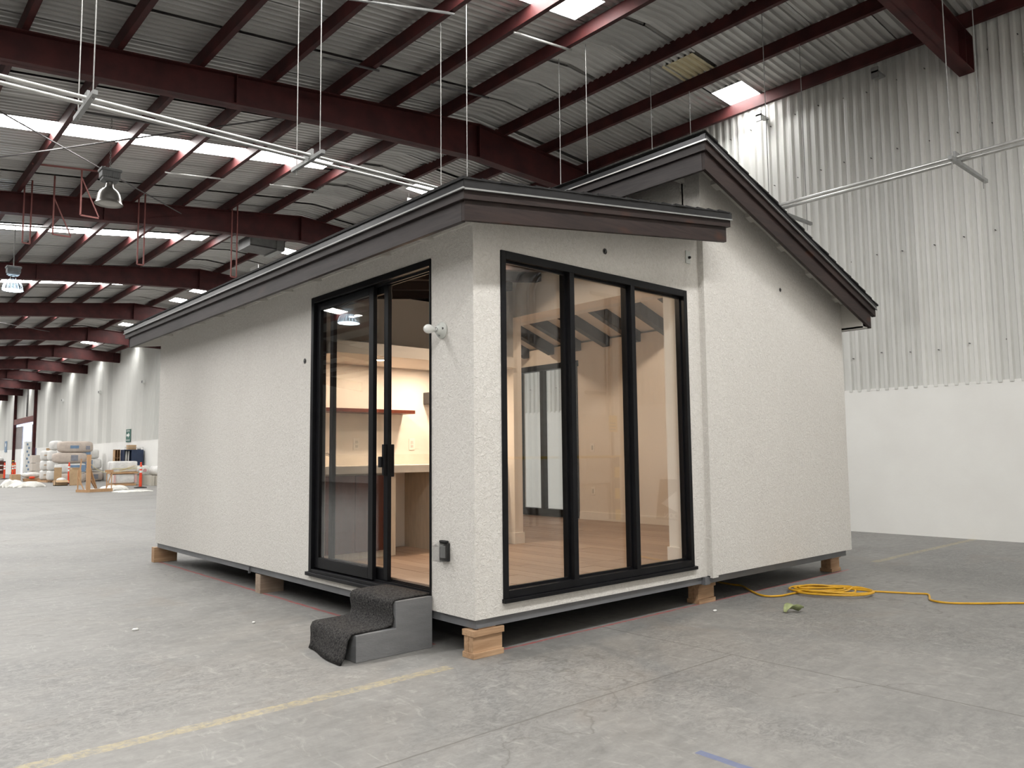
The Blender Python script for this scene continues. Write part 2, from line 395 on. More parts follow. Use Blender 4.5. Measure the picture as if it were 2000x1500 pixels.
def purlin_mesh():
    b = MB(); h = .20; w = .07; t = .006
    b.box(-t/2, t/2, 0, BAY, 0, h); b.box(0, w, 0, BAY, 0, t); b.box(0, w, 0, BAY, h-t, h); b.box(w-t, w, 0, BAY, 0, .022)
    return b.mesh('purlin')
pu = purlin_mesh()
PX = [4.93-1.07*i for i in range(8)]+[6.39, 7.49, 8.72]
for x in PX:
    for k in range(-1, NB-1): link('purlin', pu, RED, ceil, (x, ybm(k), zt(x)))
b = MB()
for i in range(8, 19):
    x = 4.93-1.07*i
    b.box(x-.003, x+.003, YF, YB, zt(x), zt(x)+.2); b.box(x, x+.07, YF, YB, zt(x), zt(x)+.006)
o = link('purlin_rows', b.mesh('purlin_rows'), RED, ceil); o['kind'] = 'stuff'
_sh = {}
def corr(width, x0, x1, key=None, pitch=.125, dep=.036):
    kk = (round(width, 3), round(x0, 3), round(x1, 3))
    if kk in _sh: return _sh[kk]
    n = max(2, round(width/pitch)); p = width/n; prof = []
    for i in range(n):
        y = i*p; prof += [(y, 0), (y+.34*p, 0), (y+.5*p, dep), (y+.84*p, dep)]
    prof.append((width+.02, 0)); b = MB(); m = len(prof)
    vs = [(x, y, zt(x)+.2+d) for x in (x0, x1) for y, d in prof]
    b.add(vs, [(i, i+1, m+i+1, m+i) for i in range(m-1)])
    _sh[kk] = b.mesh('roof_sheet'); return _sh[kk]
def sheet(w, x0, x1, y, mat=ROOFS):
    o = link('roof_sheet', corr(w, x0, x1), ROOFS, ceil, (0, y, random.uniform(0, .03)))
    o.rotation_euler = (random.uniform(-.014, .008), 0, 0)
    if mat is not ROOFS:
        o.data = o.data.copy(); o.data.materials.clear(); o.data.materials.append(mat)
def skypanel(w, x0, x1, y):
    me = MB().xz([(x0, zt(x0)+.2), (x1, zt(x1)+.2), (x1, zt(x1)+.215), (x0, zt(x0)+.215)], 0, w).mesh('skylight_panel')
    me.materials.append(SIGNW); me.materials.append(SKYM)
    for p in me.polygons:                    # the underside passes the daylight
        if p.normal.z < -.9: p.material_index = 1
    link('skylight_panel', me, None, ceil, (0, y, 0))
XA = -3.0
SW = .58
for k in range(-1, NB-1):
    y0 = ybm(k); off = {-1: 3.1, 0: 3.1, 1: 3.45, 2: 3.45}.get(k, 3.6)
    rest = BAY-off-SW
    for i in range(4):
        w = off/4
        sheet(w, XA, XR, y0+i*w); sheet(w, XR, XW+.15, y0+i*w)
    for i in range(4):
        w = rest/4; yy = y0+off+SW+i*w
        sheet(w, XA, XR, yy)
        if k >= 3 and i == 2:
            sheet(w, XR, 6.88, yy); skypanel(w, 6.88, 7.5, yy); sheet(w, 7.5, XW+.15, yy)
        else: sheet(w, XR, XW+.15, yy)
    ys = y0+off
    sheet(SW, 4.72, XR, ys)
    edges = [4.72]+[x for x in PX[1:8]]+[XA]
    for i in range(len(edges)-1):
        if k == 1 and i == 5:
            skypanel(SW, edges[i+1]+.25, edges[i], ys); sheet(SW, edges[i+1], edges[i+1]+.25, ys, ROOFY)
        else: skypanel(SW, edges[i+1], edges[i], ys)
    skypanel(SW, -9.5, XA, ys); sheet(SW, XL, -9.5, ys)
    cuts = [(XR, 6.88, 0), (6.88, 7.5, k != 0), (7.5, 8.14, 0), (8.14, 8.93, True), (8.93, XW+.15, 0)]
    for a, c, sky in cuts:
        if sky: skypanel(SW, a, c, ys)
        else: sheet(SW, a, c, ys, ROOFY if (k == 0 and a == 6.88) else ROOFS)
b = MB(); n = int((YB-YF)/.25)
vs = []
for x in (XL, XR, XW+.3):
    for i in range(n*2+1): vs.append((x, YF+i*.125, zt(x)+.29+(.028 if i % 2 else 0)))
b.add(vs, [(r*(2*n+1)+i, r*(2*n+1)+i+1, (r+1)*(2*n+1)+i+1, (r+1)*(2*n+1)+i) for r in range(2) for i in range(2*n)])
# roof of the low side, carried unseen over sheets and panels to block light leaks
o = link('roof_light_block', b.mesh('roof_light_block'), ROOFS, ceil); o['kind'] = 'stuff'
# ridge capping sheets, uneven lengths, lapped under the ridge
_rc = {}
for k in range(-1, 8):
    for i in range(9):
        w = BAY/9; y = ybm(k)+i*w; L = random.choice((.55, .62, .72)); key = L
        if key not in _rc:
            b = MB(); n = 6; p = w/n; prof = []
            for q in range(n): prof += [(q*p, 0), (q*p+.34*p, 0), (q*p+.5*p, .026), (q*p+.84*p, .026)]
            prof.append((w+.03, 0)); m = len(prof); xs = (XR-L, XR, XR+L)
            b.add([(x, yy, zt(x)+.175+d) for x in xs for yy, d in prof], [(r*m+j, r*m+j+1, (r+1)*m+j+1, (r+1)*m+j) for r in range(2) for j in range(m-1)])
            _rc[key] = b.mesh('ridge_sheet')
        o = link('ridge_sheet', _rc[key], ROOFS, ceil, (random.uniform(-.06, .06), y, random.uniform(-.012, .006)))
        o.rotation_euler = (random.uniform(-.02, .012), 0, random.uniform(-.012, .012))

# ---- long wall on the right: masonry base, corrugated sheets above
wr = struct('wall_right', MB().box(XW, XW+.25, YF, 65.9, 0, 2.22).box(XW, XW+.25, 75.4, YB, 0, 2.22).box(XW+.08, XW+.25, YF, 65.9, 2.2, 7.5).box(XW+.08, XW+.25, 75.4, YB, 2.2, 7.5).box(XW+.08, XW+.25, 65.9, 75.4, 4.35, 7.5), MASON)
def wall_sheet_mesh(w, z0, z1, pitch=.14, dep=.042):
    n = max(1, round(w/pitch)); p = w/n; prof = []
    for i in range(n): prof += [(i*p, 0), (i*p+.42*p, 0), (i*p+.56*p, -dep), (i*p+.86*p, -dep)]
    prof.append((w+.015, 0)); m = len(prof); b = MB()
    b.add([(d, y, z) for z in (z0, z1) for y, d in prof], [(i+1, i, m+i, m+i+1) for i in range(m-1)])
    return b.mesh('wall_sheet')
ws = wall_sheet_mesh(.98, 2.19, 7.44); ws2 = wall_sheet_mesh(.98, 4.35, 7.44)
y = YF; i = 0
while y < YB-.5:
    over = 65.6 < y < 75.2
    o = link('wall_sheet', ws2 if over else ws, WALLS, wr, (XW+.03+random.uniform(-.004, .004), y, 0)); y += .98
b = MB()
for y in [YF+.3+.42*i for i in range(44)]:
    for z in (2.75, 4.3, 5.9, 7.0):
        yy = y+random.uniform(-.03, .03); zz = z+random.uniform(-.04, .04)
        b.box(XW-.016, XW+.03, yy-.005, yy+.005, zz-.005, zz+.005)
o = link('screw_heads', b.mesh('screw_heads'), DKROD, wr); o['kind'] = 'stuff'
# angle clips where the eave purlin meets the wall
for y in (-1.3, 1.0, 3.0, 4.9, 9.2, 11.6):
    part('wall_clip', MB().box(XW-.30, XW-.02, y, y+.10, 7.09, 7.12).box(XW-.30, XW-.27, y, y+.10, 7.0, 7.18), GALVD, wr)

struct('wall_front', MB().box(XL, XW+.25, YF-.2, YF, 0, 7.6), BLOCKW)
struct('wall_back', MB().box(XL, XW+.25, YB, YB+.2, 0, 7.6), MASON)
struct('wall_left', MB().box(XL-.2, XL, YF, YB, 0, 6.0), LEFTW)

# ---- gate in the long wall
gate = thing('sliding_gate', 'tall gate in the long wall with red steel posts and header', 'gate', (XW, 70.6, 0))
for y in (66.3, 75.0): part('post', MB().box(XW-.22, XW-.02, y-.11, y+.11, 0, 7.1), RED, gate)
part('header', MB().box(XW-.2, XW-.03, 66.3, 75.0, 4.3, 4.75), REDL, gate)
part('door_leaf', MB().box(XW-.02, XW+.06, 72.0, 76.4, 2.2, 4.1), pm('gate_panel_grey', (.30, .27, .26), (.25, .225, .22), 4, rough=.6), gate)
part('door_leaf', MB().box(XW-.02, XW+.06, 72.0, 75.0, 0, 2.2), MASON, gate)
part('jamb', MB().box(XW-.05, XW+.2, 66.9, 67.7, 0, 4.1), pm('gate_jamb_grey', (.16, .15, .15), (.12, .11, .11), 4, rough=.6), gate)
part('downpipe', MB().tube([(XW-.1, 69.8, 4.8), (XW-.1, 69.8, 7.1)], .06), DKROD, gate)

# ================================================================== THE HOUSE
H = thing('tiny_house', 'small prefabricated white stucco house with dark brown two-level roof', 'house', (2.48, 3.1, .18))
ZS = .2368; LY = 6.207; X1 = 2.43; X2 = 4.95; YR = -.05
FZ = .36
def zf(x): return 2.81+.131*x                 # underside of the front roof deck
def zr_(x): return 3.23-.342*(x-3.723)        # underside of the rear roof deck
# steel chassis
part('chassis_frame', MB().box(.02, .08, .02, LY-.08, .18, .24).box(.08, 2.40, .02, .08, .18, .24).box(2.47, X2-.05, -.01, .05, .18, .245)
     .box(X2-.1, X2-.05, .05, LY-.08, .18, .24).box(.02, X2-.05, LY-.08, LY-.02, .18, .24).box(2.40, 2.47, -.015, .05, .172, .236), STEEL, H)
for y in (3.42, .62): part('chassis_tab', MB().box(.0, .02, y, y+.012, .165, .225), STEEL, H)
part('chassis_pan', MB().box(.081, X2-.101, .081, LY-.081, .19, .244), BLACK, H)
# left long wall with the sliding door opening
DY0, DY1, DZ0, DZ1 = .457, 2.19, .30, 2.597
wl = MB().box(0, .12, 0, DY0, ZS, zf(0)).box(0, .12, DY1, LY, ZS, zf(0)).box(0, .12, DY0, DY1, ZS, DZ0).box(0, .12, DY0, DY1, DZ1, zf(0))
part('stucco_wall', wl, STUCCO, H)
WX0, WX1, WZ0, WZ1 = .228, 2.270, .327, 2.602
wf = MB().xz([(.12, ZS), (WX0, ZS), (WX0, zf(WX0)), (.12, zf(.12))], 0, .12).xz([(WX1, ZS), (2.455, ZS), (2.455, zf(X1)), (WX1, zf(WX1))], 0, .12)
wf.box(WX0, WX1, 0, .12, ZS, WZ0).xz([(WX0, WZ1), (WX1, WZ1), (WX1, zf(WX1)), (WX0, zf(WX0))], 0, .12)
part('stucco_wall', wf, STUCCO, H)
wb = MB().xz([(2.455, ZS+.005), (X2, ZS+.005), (X2, zr_(X2)), (2.455, zr_(2.455))], YR, .12)
part('stucco_wall', wb, STUCCO, H)
part('corner_batten', MB().xz([(2.451, ZS-.01), (2.53, ZS-.01), (2.53, zf(2.5)+.15), (2.451, zf(2.5)+.15)], YR-.007, YR+.02), STUCCO, H)
# clerestory wall facing the low roof
part('stucco_wall', MB().box(2.44, 2.56, .12, LY-.12, 2.66, zr_(2.50)).xz([(2.44, zf(X1)), (2.455, zf(X1)), (2.455, zr_(2.455)), (2.44, zr_(2.455))], YR+.001, .12), STUCCO, H)
# far gable end
part('stucco_wall', MB().xz([(.12, ZS), (X1, ZS), (X1, zf(X1)), (.12, zf(.12))], LY-.12, LY).xz([(X1, ZS), (X2, ZS), (X2, zr_(X2)), (X1, zr_(X1))], LY-.12, LY), STUCCO, H)
# back wall with its own sliding door
BY0, BY1, BZ0, BZ1 = 3.70, 4.94, .40, 2.57
part('stucco_wall', MB().box(X2-.12, X2, .12, BY0, ZS, zr_(X2)).box(X2-.12, X2, BY1, LY-.12, ZS, zr_(X2)).box(X2-.12, X2, BY0, BY1, ZS, BZ0).box(X2-.12, X2, BY0, BY1, BZ1, zr_(X2)), STUCCO, H)
# interior lining
li = MB().box(.12, .135, .135, DY0, FZ, zf(.1)).box(.12, .135, DY1, LY-.12, FZ, zf(.1)).box(.12, .135, DY0, DY1, DZ1, zf(.1))
li.box(.135, WX0, .12, .135, FZ, zf(.2)).box(WX1, 2.44, .12, .135, FZ, zf(WX1)).xz([(WX0, WZ1), (WX1, WZ1), (WX1, zf(WX1)), (WX0, zf(WX0))], .12, .135)
li.xz([(2.44, FZ), (X2-.12, FZ), (X2-.12, zr_(X2-.12)), (2.44, zr_(2.44))], .12, .135)
li.box(X2-.135, X2-.12, .135, BY0, FZ, zr_(X2)).box(X2-.135, X2-.12, BY1, LY-.12, FZ, zr_(X2)).box(X2-.135, X2-.12, BY0, BY1, BZ1, zr_(X2))
li.box(.135, X2-.135, LY-.135, LY-.12, FZ, 2.75)
part('interior_wall', li, CREAM, H)
part('interior_wall', MB().box(.135, 2.19, 2.76, 2.86, FZ, 2.86).box(2.19, 2.30, 2.09, LY-.135, FZ, 2.80), CREAM, H)
part('header', MB().box(2.19, 2.44, .135, 2.09, 2.66, 3.06).box(2.30, 2.44, 2.09, LY-.135, 2.66, 3.06).box(2.56, 2.575, .135, LY-.135, 2.66, zr_(2.6)), CREAM, H)
part('corner_post', MB().box(2.30, 2.44, .135, .26, FZ, 2.66), CREAMW, H)
part('baseboard', MB().box(X2-.15, X2-.135, .135, BY0-.02, FZ, FZ+.105), CREAMW, H)
part('baseboard', MB().box(2.178, 2.312, 2.078, 2.09, FZ, FZ+.11).box(2.178, 2.19, 2.09, 2.74, FZ, FZ+.11).box(2.30, 2.312, 2.09, 6.0, FZ, FZ+.11), CREAMW, H)
part('baseboard', MB().box(2.285, 2.455, .26, .272, FZ, FZ+.11).box(2.285, 2.30, .135, .26, FZ, FZ+.11), CREAMW, H)
part('baseboard', MB().box(2.44, X2-.135, .135, .15, FZ, FZ+.105), CREAMW, H)
# ceilings and rafters
part('front_ceiling', MB().xz([(.12, zf(.12)-.03), (2.42, zf(2.42)-.03), (2.42, zf(2.42)), (.12, zf(.12))], .12, LY-.12), DARKC, H)
for i in range(5):
    y = .62+.52*i
    part('ceiling_beam', MB().xz([(.14, zf(.14)-.13), (2.38, zf(2.38)-.13), (2.38, zf(2.38)-.02), (.14, zf(.14)-.02)], y, y+.08), DARKC, H)
part('rear_ceiling', MB().xz([(2.57, zr_(2.57)-.02), (X2-.13, zr_(X2-.13)-.02), (X2-.13, zr_(X2-.13)), (2.57, zr_(2.57))], .12, LY-.12), CREAM, H)
for i in range(11):
    y = .45+.534*i; xa, xb = 2.58, 4.81
    q = lambda x: 2.685-.342*(x-4.81)
    part('rafter', MB().xz([(xa, q(xa)), (xb-.035, q(xb-.035)), (xb, q(xb)+.02), (xb, q(xb)+.17), (xa, q(xa)+.17)], y-.045, y+.045), DARKB, H)
# plank floor
m_, nt_, P_ = nodes('oak_plank'); g_ = NT(nt_); P_.inputs['Roughness'].default_value = .42
oi_ = g_.n('ShaderNodeObjectInfo'); gr_ = g_.noise(g_.obj((14, 1.2, 14)), 3, 6, .65, .5)
c_ = g_.mix(.55, g_.ramp(gr_, [(.3, (.225, .15, .105)), (.7, (.36, .26, .19))]), g_.ramp(oi_.outputs['Random'], [(0, (.23, .155, .11)), (.5, (.315, .225, .165)), (1, (.38, .28, .21))]))
g_.l(c_, P_.inputs['Base Color']); PLANKM = m_
fl = part('floor_slab', MB().box(.12, X2-.12, .12, LY-.12, .245, FZ-.012), BLACK, H)
pk = {}
PW = .148
ro = H.location
for i in range(int((X2-.27)/PW)+1):
    x0 = .135+i*PW; x1 = min(x0+PW-.003, X2-.135)
    y = .135-random.uniform(0, .9)
    while y < LY-.135:
        a = max(y, .135); c = min(y+1.2, LY-.135)
        if c-a > .02:
            part('plank', MB().box(x0, x1, a, c-.003, FZ-.012, FZ+random.uniform(-.0008, .0006)), PLANKM, fl)
        y += 1.2

# ---- front window: three fixed lights
fr = MB(); D0, D1 = -.012, .085
fr.box(WX0, WX0+.042, D0, D1, WZ0, WZ1).box(WX1-.042, WX1, D0, D1, WZ0, WZ1)
fr.box(WX0+.042, WX1-.042, D0, D1, WZ1-.055, WZ1).box(WX0+.042, WX1-.042, D0, D1, WZ0+.012, WZ0+.062)
fw_ = part('front_window', fr, BLACK, H, bevel=.003)
part('window_sill', MB().box(WX0-.008, WX1+.02, -.03, .02, WZ0-.014, WZ0+.012), BLACK, fw_, bevel=.003)
ML = [.872, 1.546]
for x in ML: part('mullion', MB().box(x, x+.046, D0, D1+.01, WZ0+.06, WZ1-.054), BLACK, fw_, bevel=.003)
ed = [WX0+.042, ML[0], ML[0]+.046, ML[1], ML[1]+.046, WX1-.042]
for i in range(3):
    a, c = ed[2*i], ed[2*i+1]
    part('pane', MB().box(a-.004, c+.004, .052, .060, WZ0+.055, WZ1-.05), GLASS, fw_)
    part('glazing_bead', MB().box(a, c, .03, .05, WZ0+.062, WZ0+.078).box(a, a+.014, .03, .05, WZ0+.078, WZ1-.055).box(c-.014, c, .03, .05, WZ0+.078, WZ1-.055).box(a, c, .03, .05, WZ1-.07, WZ1-.055), BLACK, fw_)

# ---- sliding door in the long wall
sd = part('door_frame', MB().box(-.012, .11, DY1-.045, DY1, DZ0, DZ1).box(-.012, .11, DY0, DY0+.012, DZ0, DZ1).box(-.012, .11, DY0+.012, DY1-.045, DZ1-.05, DZ1)
          .box(-.012, .11, DY0+.012, DY1-.045, DZ0, DZ0+.035), BLACK, H, bevel=.003)
part('threshold', MB().box(-.035, .02, DY0+.02, DY1+.018, DZ0-.018, DZ0+.012), BLACK, sd, bevel=.004)
for xa_ in (.045, .085):
    part('floor_track', MB().box(xa_, xa_+.005, DY0+.012, DY1-.045, DZ0+.035, DZ0+.048), BLACK, sd)
    part('head_track', MB().box(xa_-.005, xa_+.01, DY0+.012, DY1-.045, DZ1-.065, DZ1-.05), BLACK, sd)
def leaf(xa, xb, ya, yb, name, parent, st=.065):
    z0, z1 = DZ0+.045, DZ1-.055
    q = part(name, MB().box(xa, xb, ya, ya+st, z0, z1).box(xa, xb, yb-st, yb, z0, z1).box(xa, xb, ya+st, yb-st, z0, z0+.085).box(xa, xb, ya+st, yb-st, z1-.06, z1), BLACK, parent, bevel=.003)
    part('pane', MB().box((xa+xb)/2-.003, (xa+xb)/2+.003, ya+st-.004, yb-st+.004, z0+.08, z1-.055), GLASS, q)
    return q
leaf(.018, .052, 1.235, DY1-.046, 'fixed_leaf', H)
sl = leaf(.062, .096, 1.10, 1.99, 'sliding_leaf', H, .055)
part('lock_handle', MB().box(.035, .062, 1.108, 1.138, 1.11, 1.34).box(.022, .062, 1.128, 1.17, 1.17, 1.25).box(.096, .125, 1.105, 1.14, 1.10, 1.34), BLACK, sl, bevel=.004)

# ---- rear sliding door seen through the house
xd = X2-.15
rd = part('back_door', MB().box(xd, xd+.1, BY0-.01, BY0+.03, BZ0, BZ1).box(xd, xd+.1, BY1-.03, BY1+.01, BZ0, BZ1).box(xd-.01, xd+.1, BY0-.03, BY1+.03, BZ1-.08, BZ1).box(xd, xd+.1, BY0, BY1, BZ0-.03, BZ0+.07), BLACK, H)
part('mullion', MB().box(xd, xd+.08, 4.385, 4.45, BZ0+.07, BZ1-.08), BLACK, rd)
part('pane', MB().box(xd+.05, xd+.056, BY0+.03, 4.385, BZ0+.07, BZ1-.08), GLASS, rd)
part('pane', MB().box(xd+.05, xd+.056, 4.45, BY1-.03, BZ0+.07, BZ1-.08), GLASS, rd)
part('pull_handle', MB().tube([(xd, 3.735, 1.36), (xd-.04, 3.735, 1.35), (xd-.045, 3.735, 1.25), (xd-.04, 3.735, 1.15), (xd, 3.735, 1.14)], .011), BLACK, rd)

# ---- roofs
EX = -.30; RY0, RY1 = -.30, 6.46
def rake(m0, z0, z1, xa, xb, slope, zx, y0, y1):      # sloped board in the xz plane
    f = lambda x: slope*(x-zx)
    return m0.xz([(xa, z0+f(xa)), (xb, z0+f(xb)), (xb, z1+f(xb)), (xa, z1+f(xa))], y0, y1)
s1 = .131
rf = part('front_roof_deck', rake(MB(), 2.770, 2.845, EX+.01, 2.44, s1, EX, RY0+.01, RY1-.01), SOFF, H)
part('eave_fascia', MB().box(EX, EX+.03, RY0+.0305, RY1, 2.626, 2.762), FASY, H, bevel=.002)
part('eave_trim', MB().box(EX-.022, EX+.02, RY0-.02, RY1+.1, 2.748, 2.806), FASY, H, bevel=.002)
part('eave_drip', MB().box(EX-.034, EX+.02, RY0-.032, RY1+.11, 2.806, 2.862), DRIP, H).data
part('eave_drip_lip', MB().box(EX-.042, EX-.03, RY0-.04, RY1+.11, 2.800, 2.810), GALVD, H)
part('rake_fascia', rake(MB(), 2.626, 2.762, EX, 2.437, s1, EX, RY0, RY0+.03), FASX, H, bevel=.002)
part('rake_trim', rake(MB(), 2.748, 2.806, EX-.02, 2.47, s1, EX, RY0-.022, RY0+.02), FASX, H, bevel=.002)
part('rake_drip', rake(MB(), 2.806, 2.862, EX-.03, 2.475, s1, EX, RY0-.034, RY0+.02), DRIP, H)
part('rake_drip_lip', rake(MB(), 2.800, 2.810, EX-.03, 2.475, s1, EX, RY0-.042, RY0-.03), GALVD, H)
part('far_rake_fascia', rake(MB(), 2.626, 2.862, EX, 2.44, s1, EX, RY1-.03, RY1), FASX, H)
part('far_rake_soffit', rake(MB(), 2.628, 2.77, EX+.03, 2.42, s1, EX, RY1-.05, RY1-.0305), SOFF, H)
def shingles(xa, xb, slope, zref, xref, n, y0, y1, up_=1):
    L = (xb-xa)/n; b = MB()
    # one course: thick at the exposed (lower) edge
    lo, hi = (0, L*1.15) if up_ > 0 else (L, -L*.15)
    b.xz([(lo, slope*lo+.004), (hi, slope*hi+.002), (hi, slope*hi+.007), (lo, slope*lo+.020)], y0, y1)
    me = b.mesh('shingle_course')
    for i in range(n):
        x = xa+i*L
        o = link('shingle_course', me, SHING, rf, (x-ro[0], random.uniform(-.006, .006)-ro[1], zref+slope*(x-xref)-ro[2]))
shingles(EX-.045, 2.42, s1, 2.858, EX, 19, RY0-.045, RY1+.1, 1)
for i in range(12):
    y = .446+.5335*i
    if y > 6.3: break
    part('rafter_tail', MB().xz([(EX+.03, 2.72+s1*(EX+.03)), (.0, 2.72), (.0, 2.815), (EX+.03, 2.815+s1*(EX+.03))], y-.019, y+.019), SOFF, H)
part('soffit_blocking', MB().box(-.012, 0.0, .0, LY, 2.735, 2.812), STUCCO, H)
# rear, higher roof
PXk = 2.165; s2 = -.342
part('rear_roof_deck', rake(MB(), 3.763, 3.80, PXk+.01, 5.12, s2, PXk, RY0+.01, RY1-.01), SOFF, H)
part('peak_fascia', MB().box(PXk, PXk+.03, RY0+.0305, RY1, 3.537, 3.70), FASY, H, bevel=.002)
part('peak_trim', MB().box(PXk-.022, PXk+.02, RY0-.02, RY1+.02, 3.688, 3.764), FASY, H, bevel=.002)
part('peak_drip', MB().box(PXk-.034, PXk+.05, RY0-.032, RY1+.03, 3.764, 3.812), DRIP, H)
part('peak_drip_lip', MB().box(PXk-.044, PXk-.03, RY0-.04, RY1+.03, 3.757, 3.768), GALV, H)
part('rake_fascia', rake(MB(), 3.537, 3.70, PXk, 5.095, s2, PXk, RY0, RY0+.03), FASX, H, bevel=.002)
part('rake_trim', rake(MB(), 3.688, 3.764, PXk-.02, 5.165, s2, PXk, RY0-.022, RY0+.02), FASX, H, bevel=.002)
part('rake_drip', rake(MB(), 3.764, 3.812, PXk-.03, 5.17, s2, PXk, RY0-.034, RY0+.02), DRIP, H)
part('rake_drip_lip', rake(MB(), 3.757, 3.766, PXk-.03, 5.17, s2, PXk, RY0-.042, RY0-.03), GALVD, H)
shingles(PXk-.03, 5.20, s2, 3.812, PXk, 20, RY0-.045, RY1+.03, -1)
part('back_fascia', MB().box(5.065, 5.095, RY0+.0305, RY1, 2.535, 2.69), FASY, H)
part('back_soffit', MB().box(X2, 5.07, RY0+.03, RY1-.03, 2.535, 2.55).box(X2-.0, X2+.02, RY0+.03, YR, 2.535, 2.80), SOFF, H)
for i in range(5):
    x = 2.655+.534*i
    z = 3.194-.342*(x-3.723)
    part('lookout', MB().xz([(x-.045, z+.0154), (x+.045, z-.0154), (x+.045, z+.03), (x-.045, z+.06)], RY0+.03, YR), SOFF, H)
for i in range(7):
    y = .1+.95*i
    part('lookout', MB().box(PXk+.03, 2.44, y, y+.04, 3.60, 3.70), SOFF, H)

# ---- things fixed to the outside of the house
lh = thing('porcelain_lampholder', 'round white porcelain lampholder with frosted bulb beside the sliding door', 'lamp', (0, .33, 2.083))
LC = Vector((0, .33, 2.083)); AX = (-1, 0, 0)
part('base', MB().lathe([(.0, .0), (.055, .0), (.056, .008), (.050, .018), (.032, .026), (.028, .045), (.024, .05), (.0, .05)], LC, AX, 28), PORC, lh, True)
part('screw', MB().lathe([(0, .020), (.008, .021), (.008, .027), (0, .028)], LC+Vector((0, -.034, .008)), AX, 10), DKROD, lh)
part('pull_bead', MB().lathe([(0, .018), (.006, .02), (.006, .03), (0, .032)], LC+Vector((0, .002, -.036)), AX, 10), GALVD, lh)
part('screw_collar', MB().lathe([(0, .048), (.015, .048), (.017, .056), (.013, .062), (0, .062)], LC, AX, 18), CHROME, lh, True)
part('bulb', MB().lathe([(.0, .058), (.013, .060), (.015, .072), (.022, .085), (.029, .100), (.031, .114), (.028, .130), (.018, .143), (.0, .148)], LC, AX, 24), BULB, lh, True)
ob = thing('outlet_box', 'weatherproof outlet box with clear bubble cover low beside the door', 'outlet', (0, .30, .57))
part('back_plate', MB().box(-.022, 0, .252, .345, .572, .69), BLK, ob, bevel=.006)
part('hinge', MB().box(-.03, -.004, .262, .335, .69, .704), BLK, ob, bevel=.004)
part('receptacle', MB().box(-.03, -.022, .272, .325, .592, .672), LAMPG, ob, bevel=.004)
part('cover', MB().box(-.078, -.023, .256, .341, .574, .578).box(-.078, -.074, .256, .341, .578, .672).box(-.074, -.023, .256, .260, .578, .676).box(-.074, -.023, .337, .341, .578, .676).xz([(-.078, .668), (-.023, .690), (-.023, .694), (-.078, .672)], .256, .341), CLEAR, ob)
def hole(name, c, ax, label, r=.022):
    t = thing(name, label, 'junction box', c)
    part('rim', MB().lathe([(r*.7, .001), (r*1.0, .002), (r*1.05, .004), (r*.85, .006), (r*.7, .004)], c, ax, 14), DKROD, t, True)
    part('box_back', MB().lathe([(0, .001), (r*.75, .001)], c, ax, 14), BLK, t)
    part('wire', MB().tube([Vector(c)+Vector(ax)*.004+Vector((0, 0, -r*.4)), Vector(c)+Vector(ax)*.014, Vector(c)+Vector(ax)*.004+Vector((r*.2, 0, r*.4))], .004, 6), GALVD, t)
hole('junction_hole', (1.265, 0, 2.768), (0, -1, 0), 'open round junction hole above the wide front window')
hole('junction_hole', (3.713, YR, 2.799), (0, -1, 0), 'small open junction hole under the sloping rake of the rear wall', .018)
hole('junction_hole', (0, 2.315, 2.074), (-1, 0, 0), 'open junction hole in stucco left of the sliding door')
pt = thing('bell_plate', 'small white metal plate with black button near the batten', 'plate', (2.305, 0, 2.892))
part('plate', MB().box(2.276, 2.335, -.012, 0, 2.84, 2.948), PORC, pt, bevel=.003)
part('button', MB().lathe([(0, .03), (.010, .028), (.012, .012)], (2.313, 0, 2.89), (0, -1, 0), 12), BLK, pt, True)

# ---- kitchen inside
cb = thing('base_cabinet', 'kitchen base cabinet with reddish wood door under pale counter', 'cabinet', (.43, 2.5, FZ))
part('carcass', MB().box(.14, .73, 2.225, 2.755, FZ, 1.10), CABP, cb)
part('door', MB().box(.15, .43, 2.205, 2.225, FZ+.06, 1.085), CABW, cb, bevel=.003)
part('door', MB().box(.435, .725, 2.205, 2.225, FZ+.06, 1.085), CABW, cb, bevel=.003)
part('side_panel', MB().box(.735, .86, 2.225, 2.74, FZ, 1.10), CABP, cb)
cb2 = thing('base_cabinet', 'pale base cabinet on the far side of the knee space', 'cabinet', (1.72, 2.5, FZ))
part('carcass', MB().box(1.31, 2.165, 2.225, 2.755, FZ, 1.10), CABP, cb2)
part('door', MB().box(1.33, 1.73, 2.205, 2.225, FZ+.08, 1.085), CABP, cb2)
part('door', MB().box(1.74, 2.15, 2.205, 2.225, FZ+.08, 1.085), CABP, cb2)
ct = thing('countertop', 'long pale counter top running under the shelf with low splash', 'countertop', (1.15, 2.47, 1.10))
part('slab', MB().box(.14, 2.165, 2.19, 2.755, 1.10, 1.17), COUNT, ct, bevel=.004)
part('backsplash', MB().box(.14, 2.165, 2.735, 2.757, 1.17, 1.27), COUNT, ct)
fa = thing('faucet', 'chrome kitchen faucet with lever on the pale counter', 'faucet', (.30, 2.6, 1.17))
part('spout', MB().tube([(.30, 2.6, 1.17), (.30, 2.6, 1.24), (.31, 2.56, 1.275), (.33, 2.5, 1.27), (.34, 2.44, 1.24)], .012, 10), CHROME, fa, True)
part('lever', MB().tube([(.30, 2.6, 1.24), (.36, 2.56, 1.30)], .007, 8), CHROME, fa)
part('base', MB().lathe([(0, 0), (.028, 0), (.026, .012), (.014, .02), (0, .02)], (.30, 2.6, 1.17), (0, 0, 1), 18), CHROME, fa, True)
solo('wall_shelf', MB().box(.14, 1.29, 2.54, 2.757, 1.665, 1.70), CABW, 'reddish wood floating shelf above the pale counter', 'shelf', bevel=.003)
hd = thing('range_hood', 'dark grey box hood fixed to the kitchen wall', 'hood', (1.72, 2.55, 1.75))
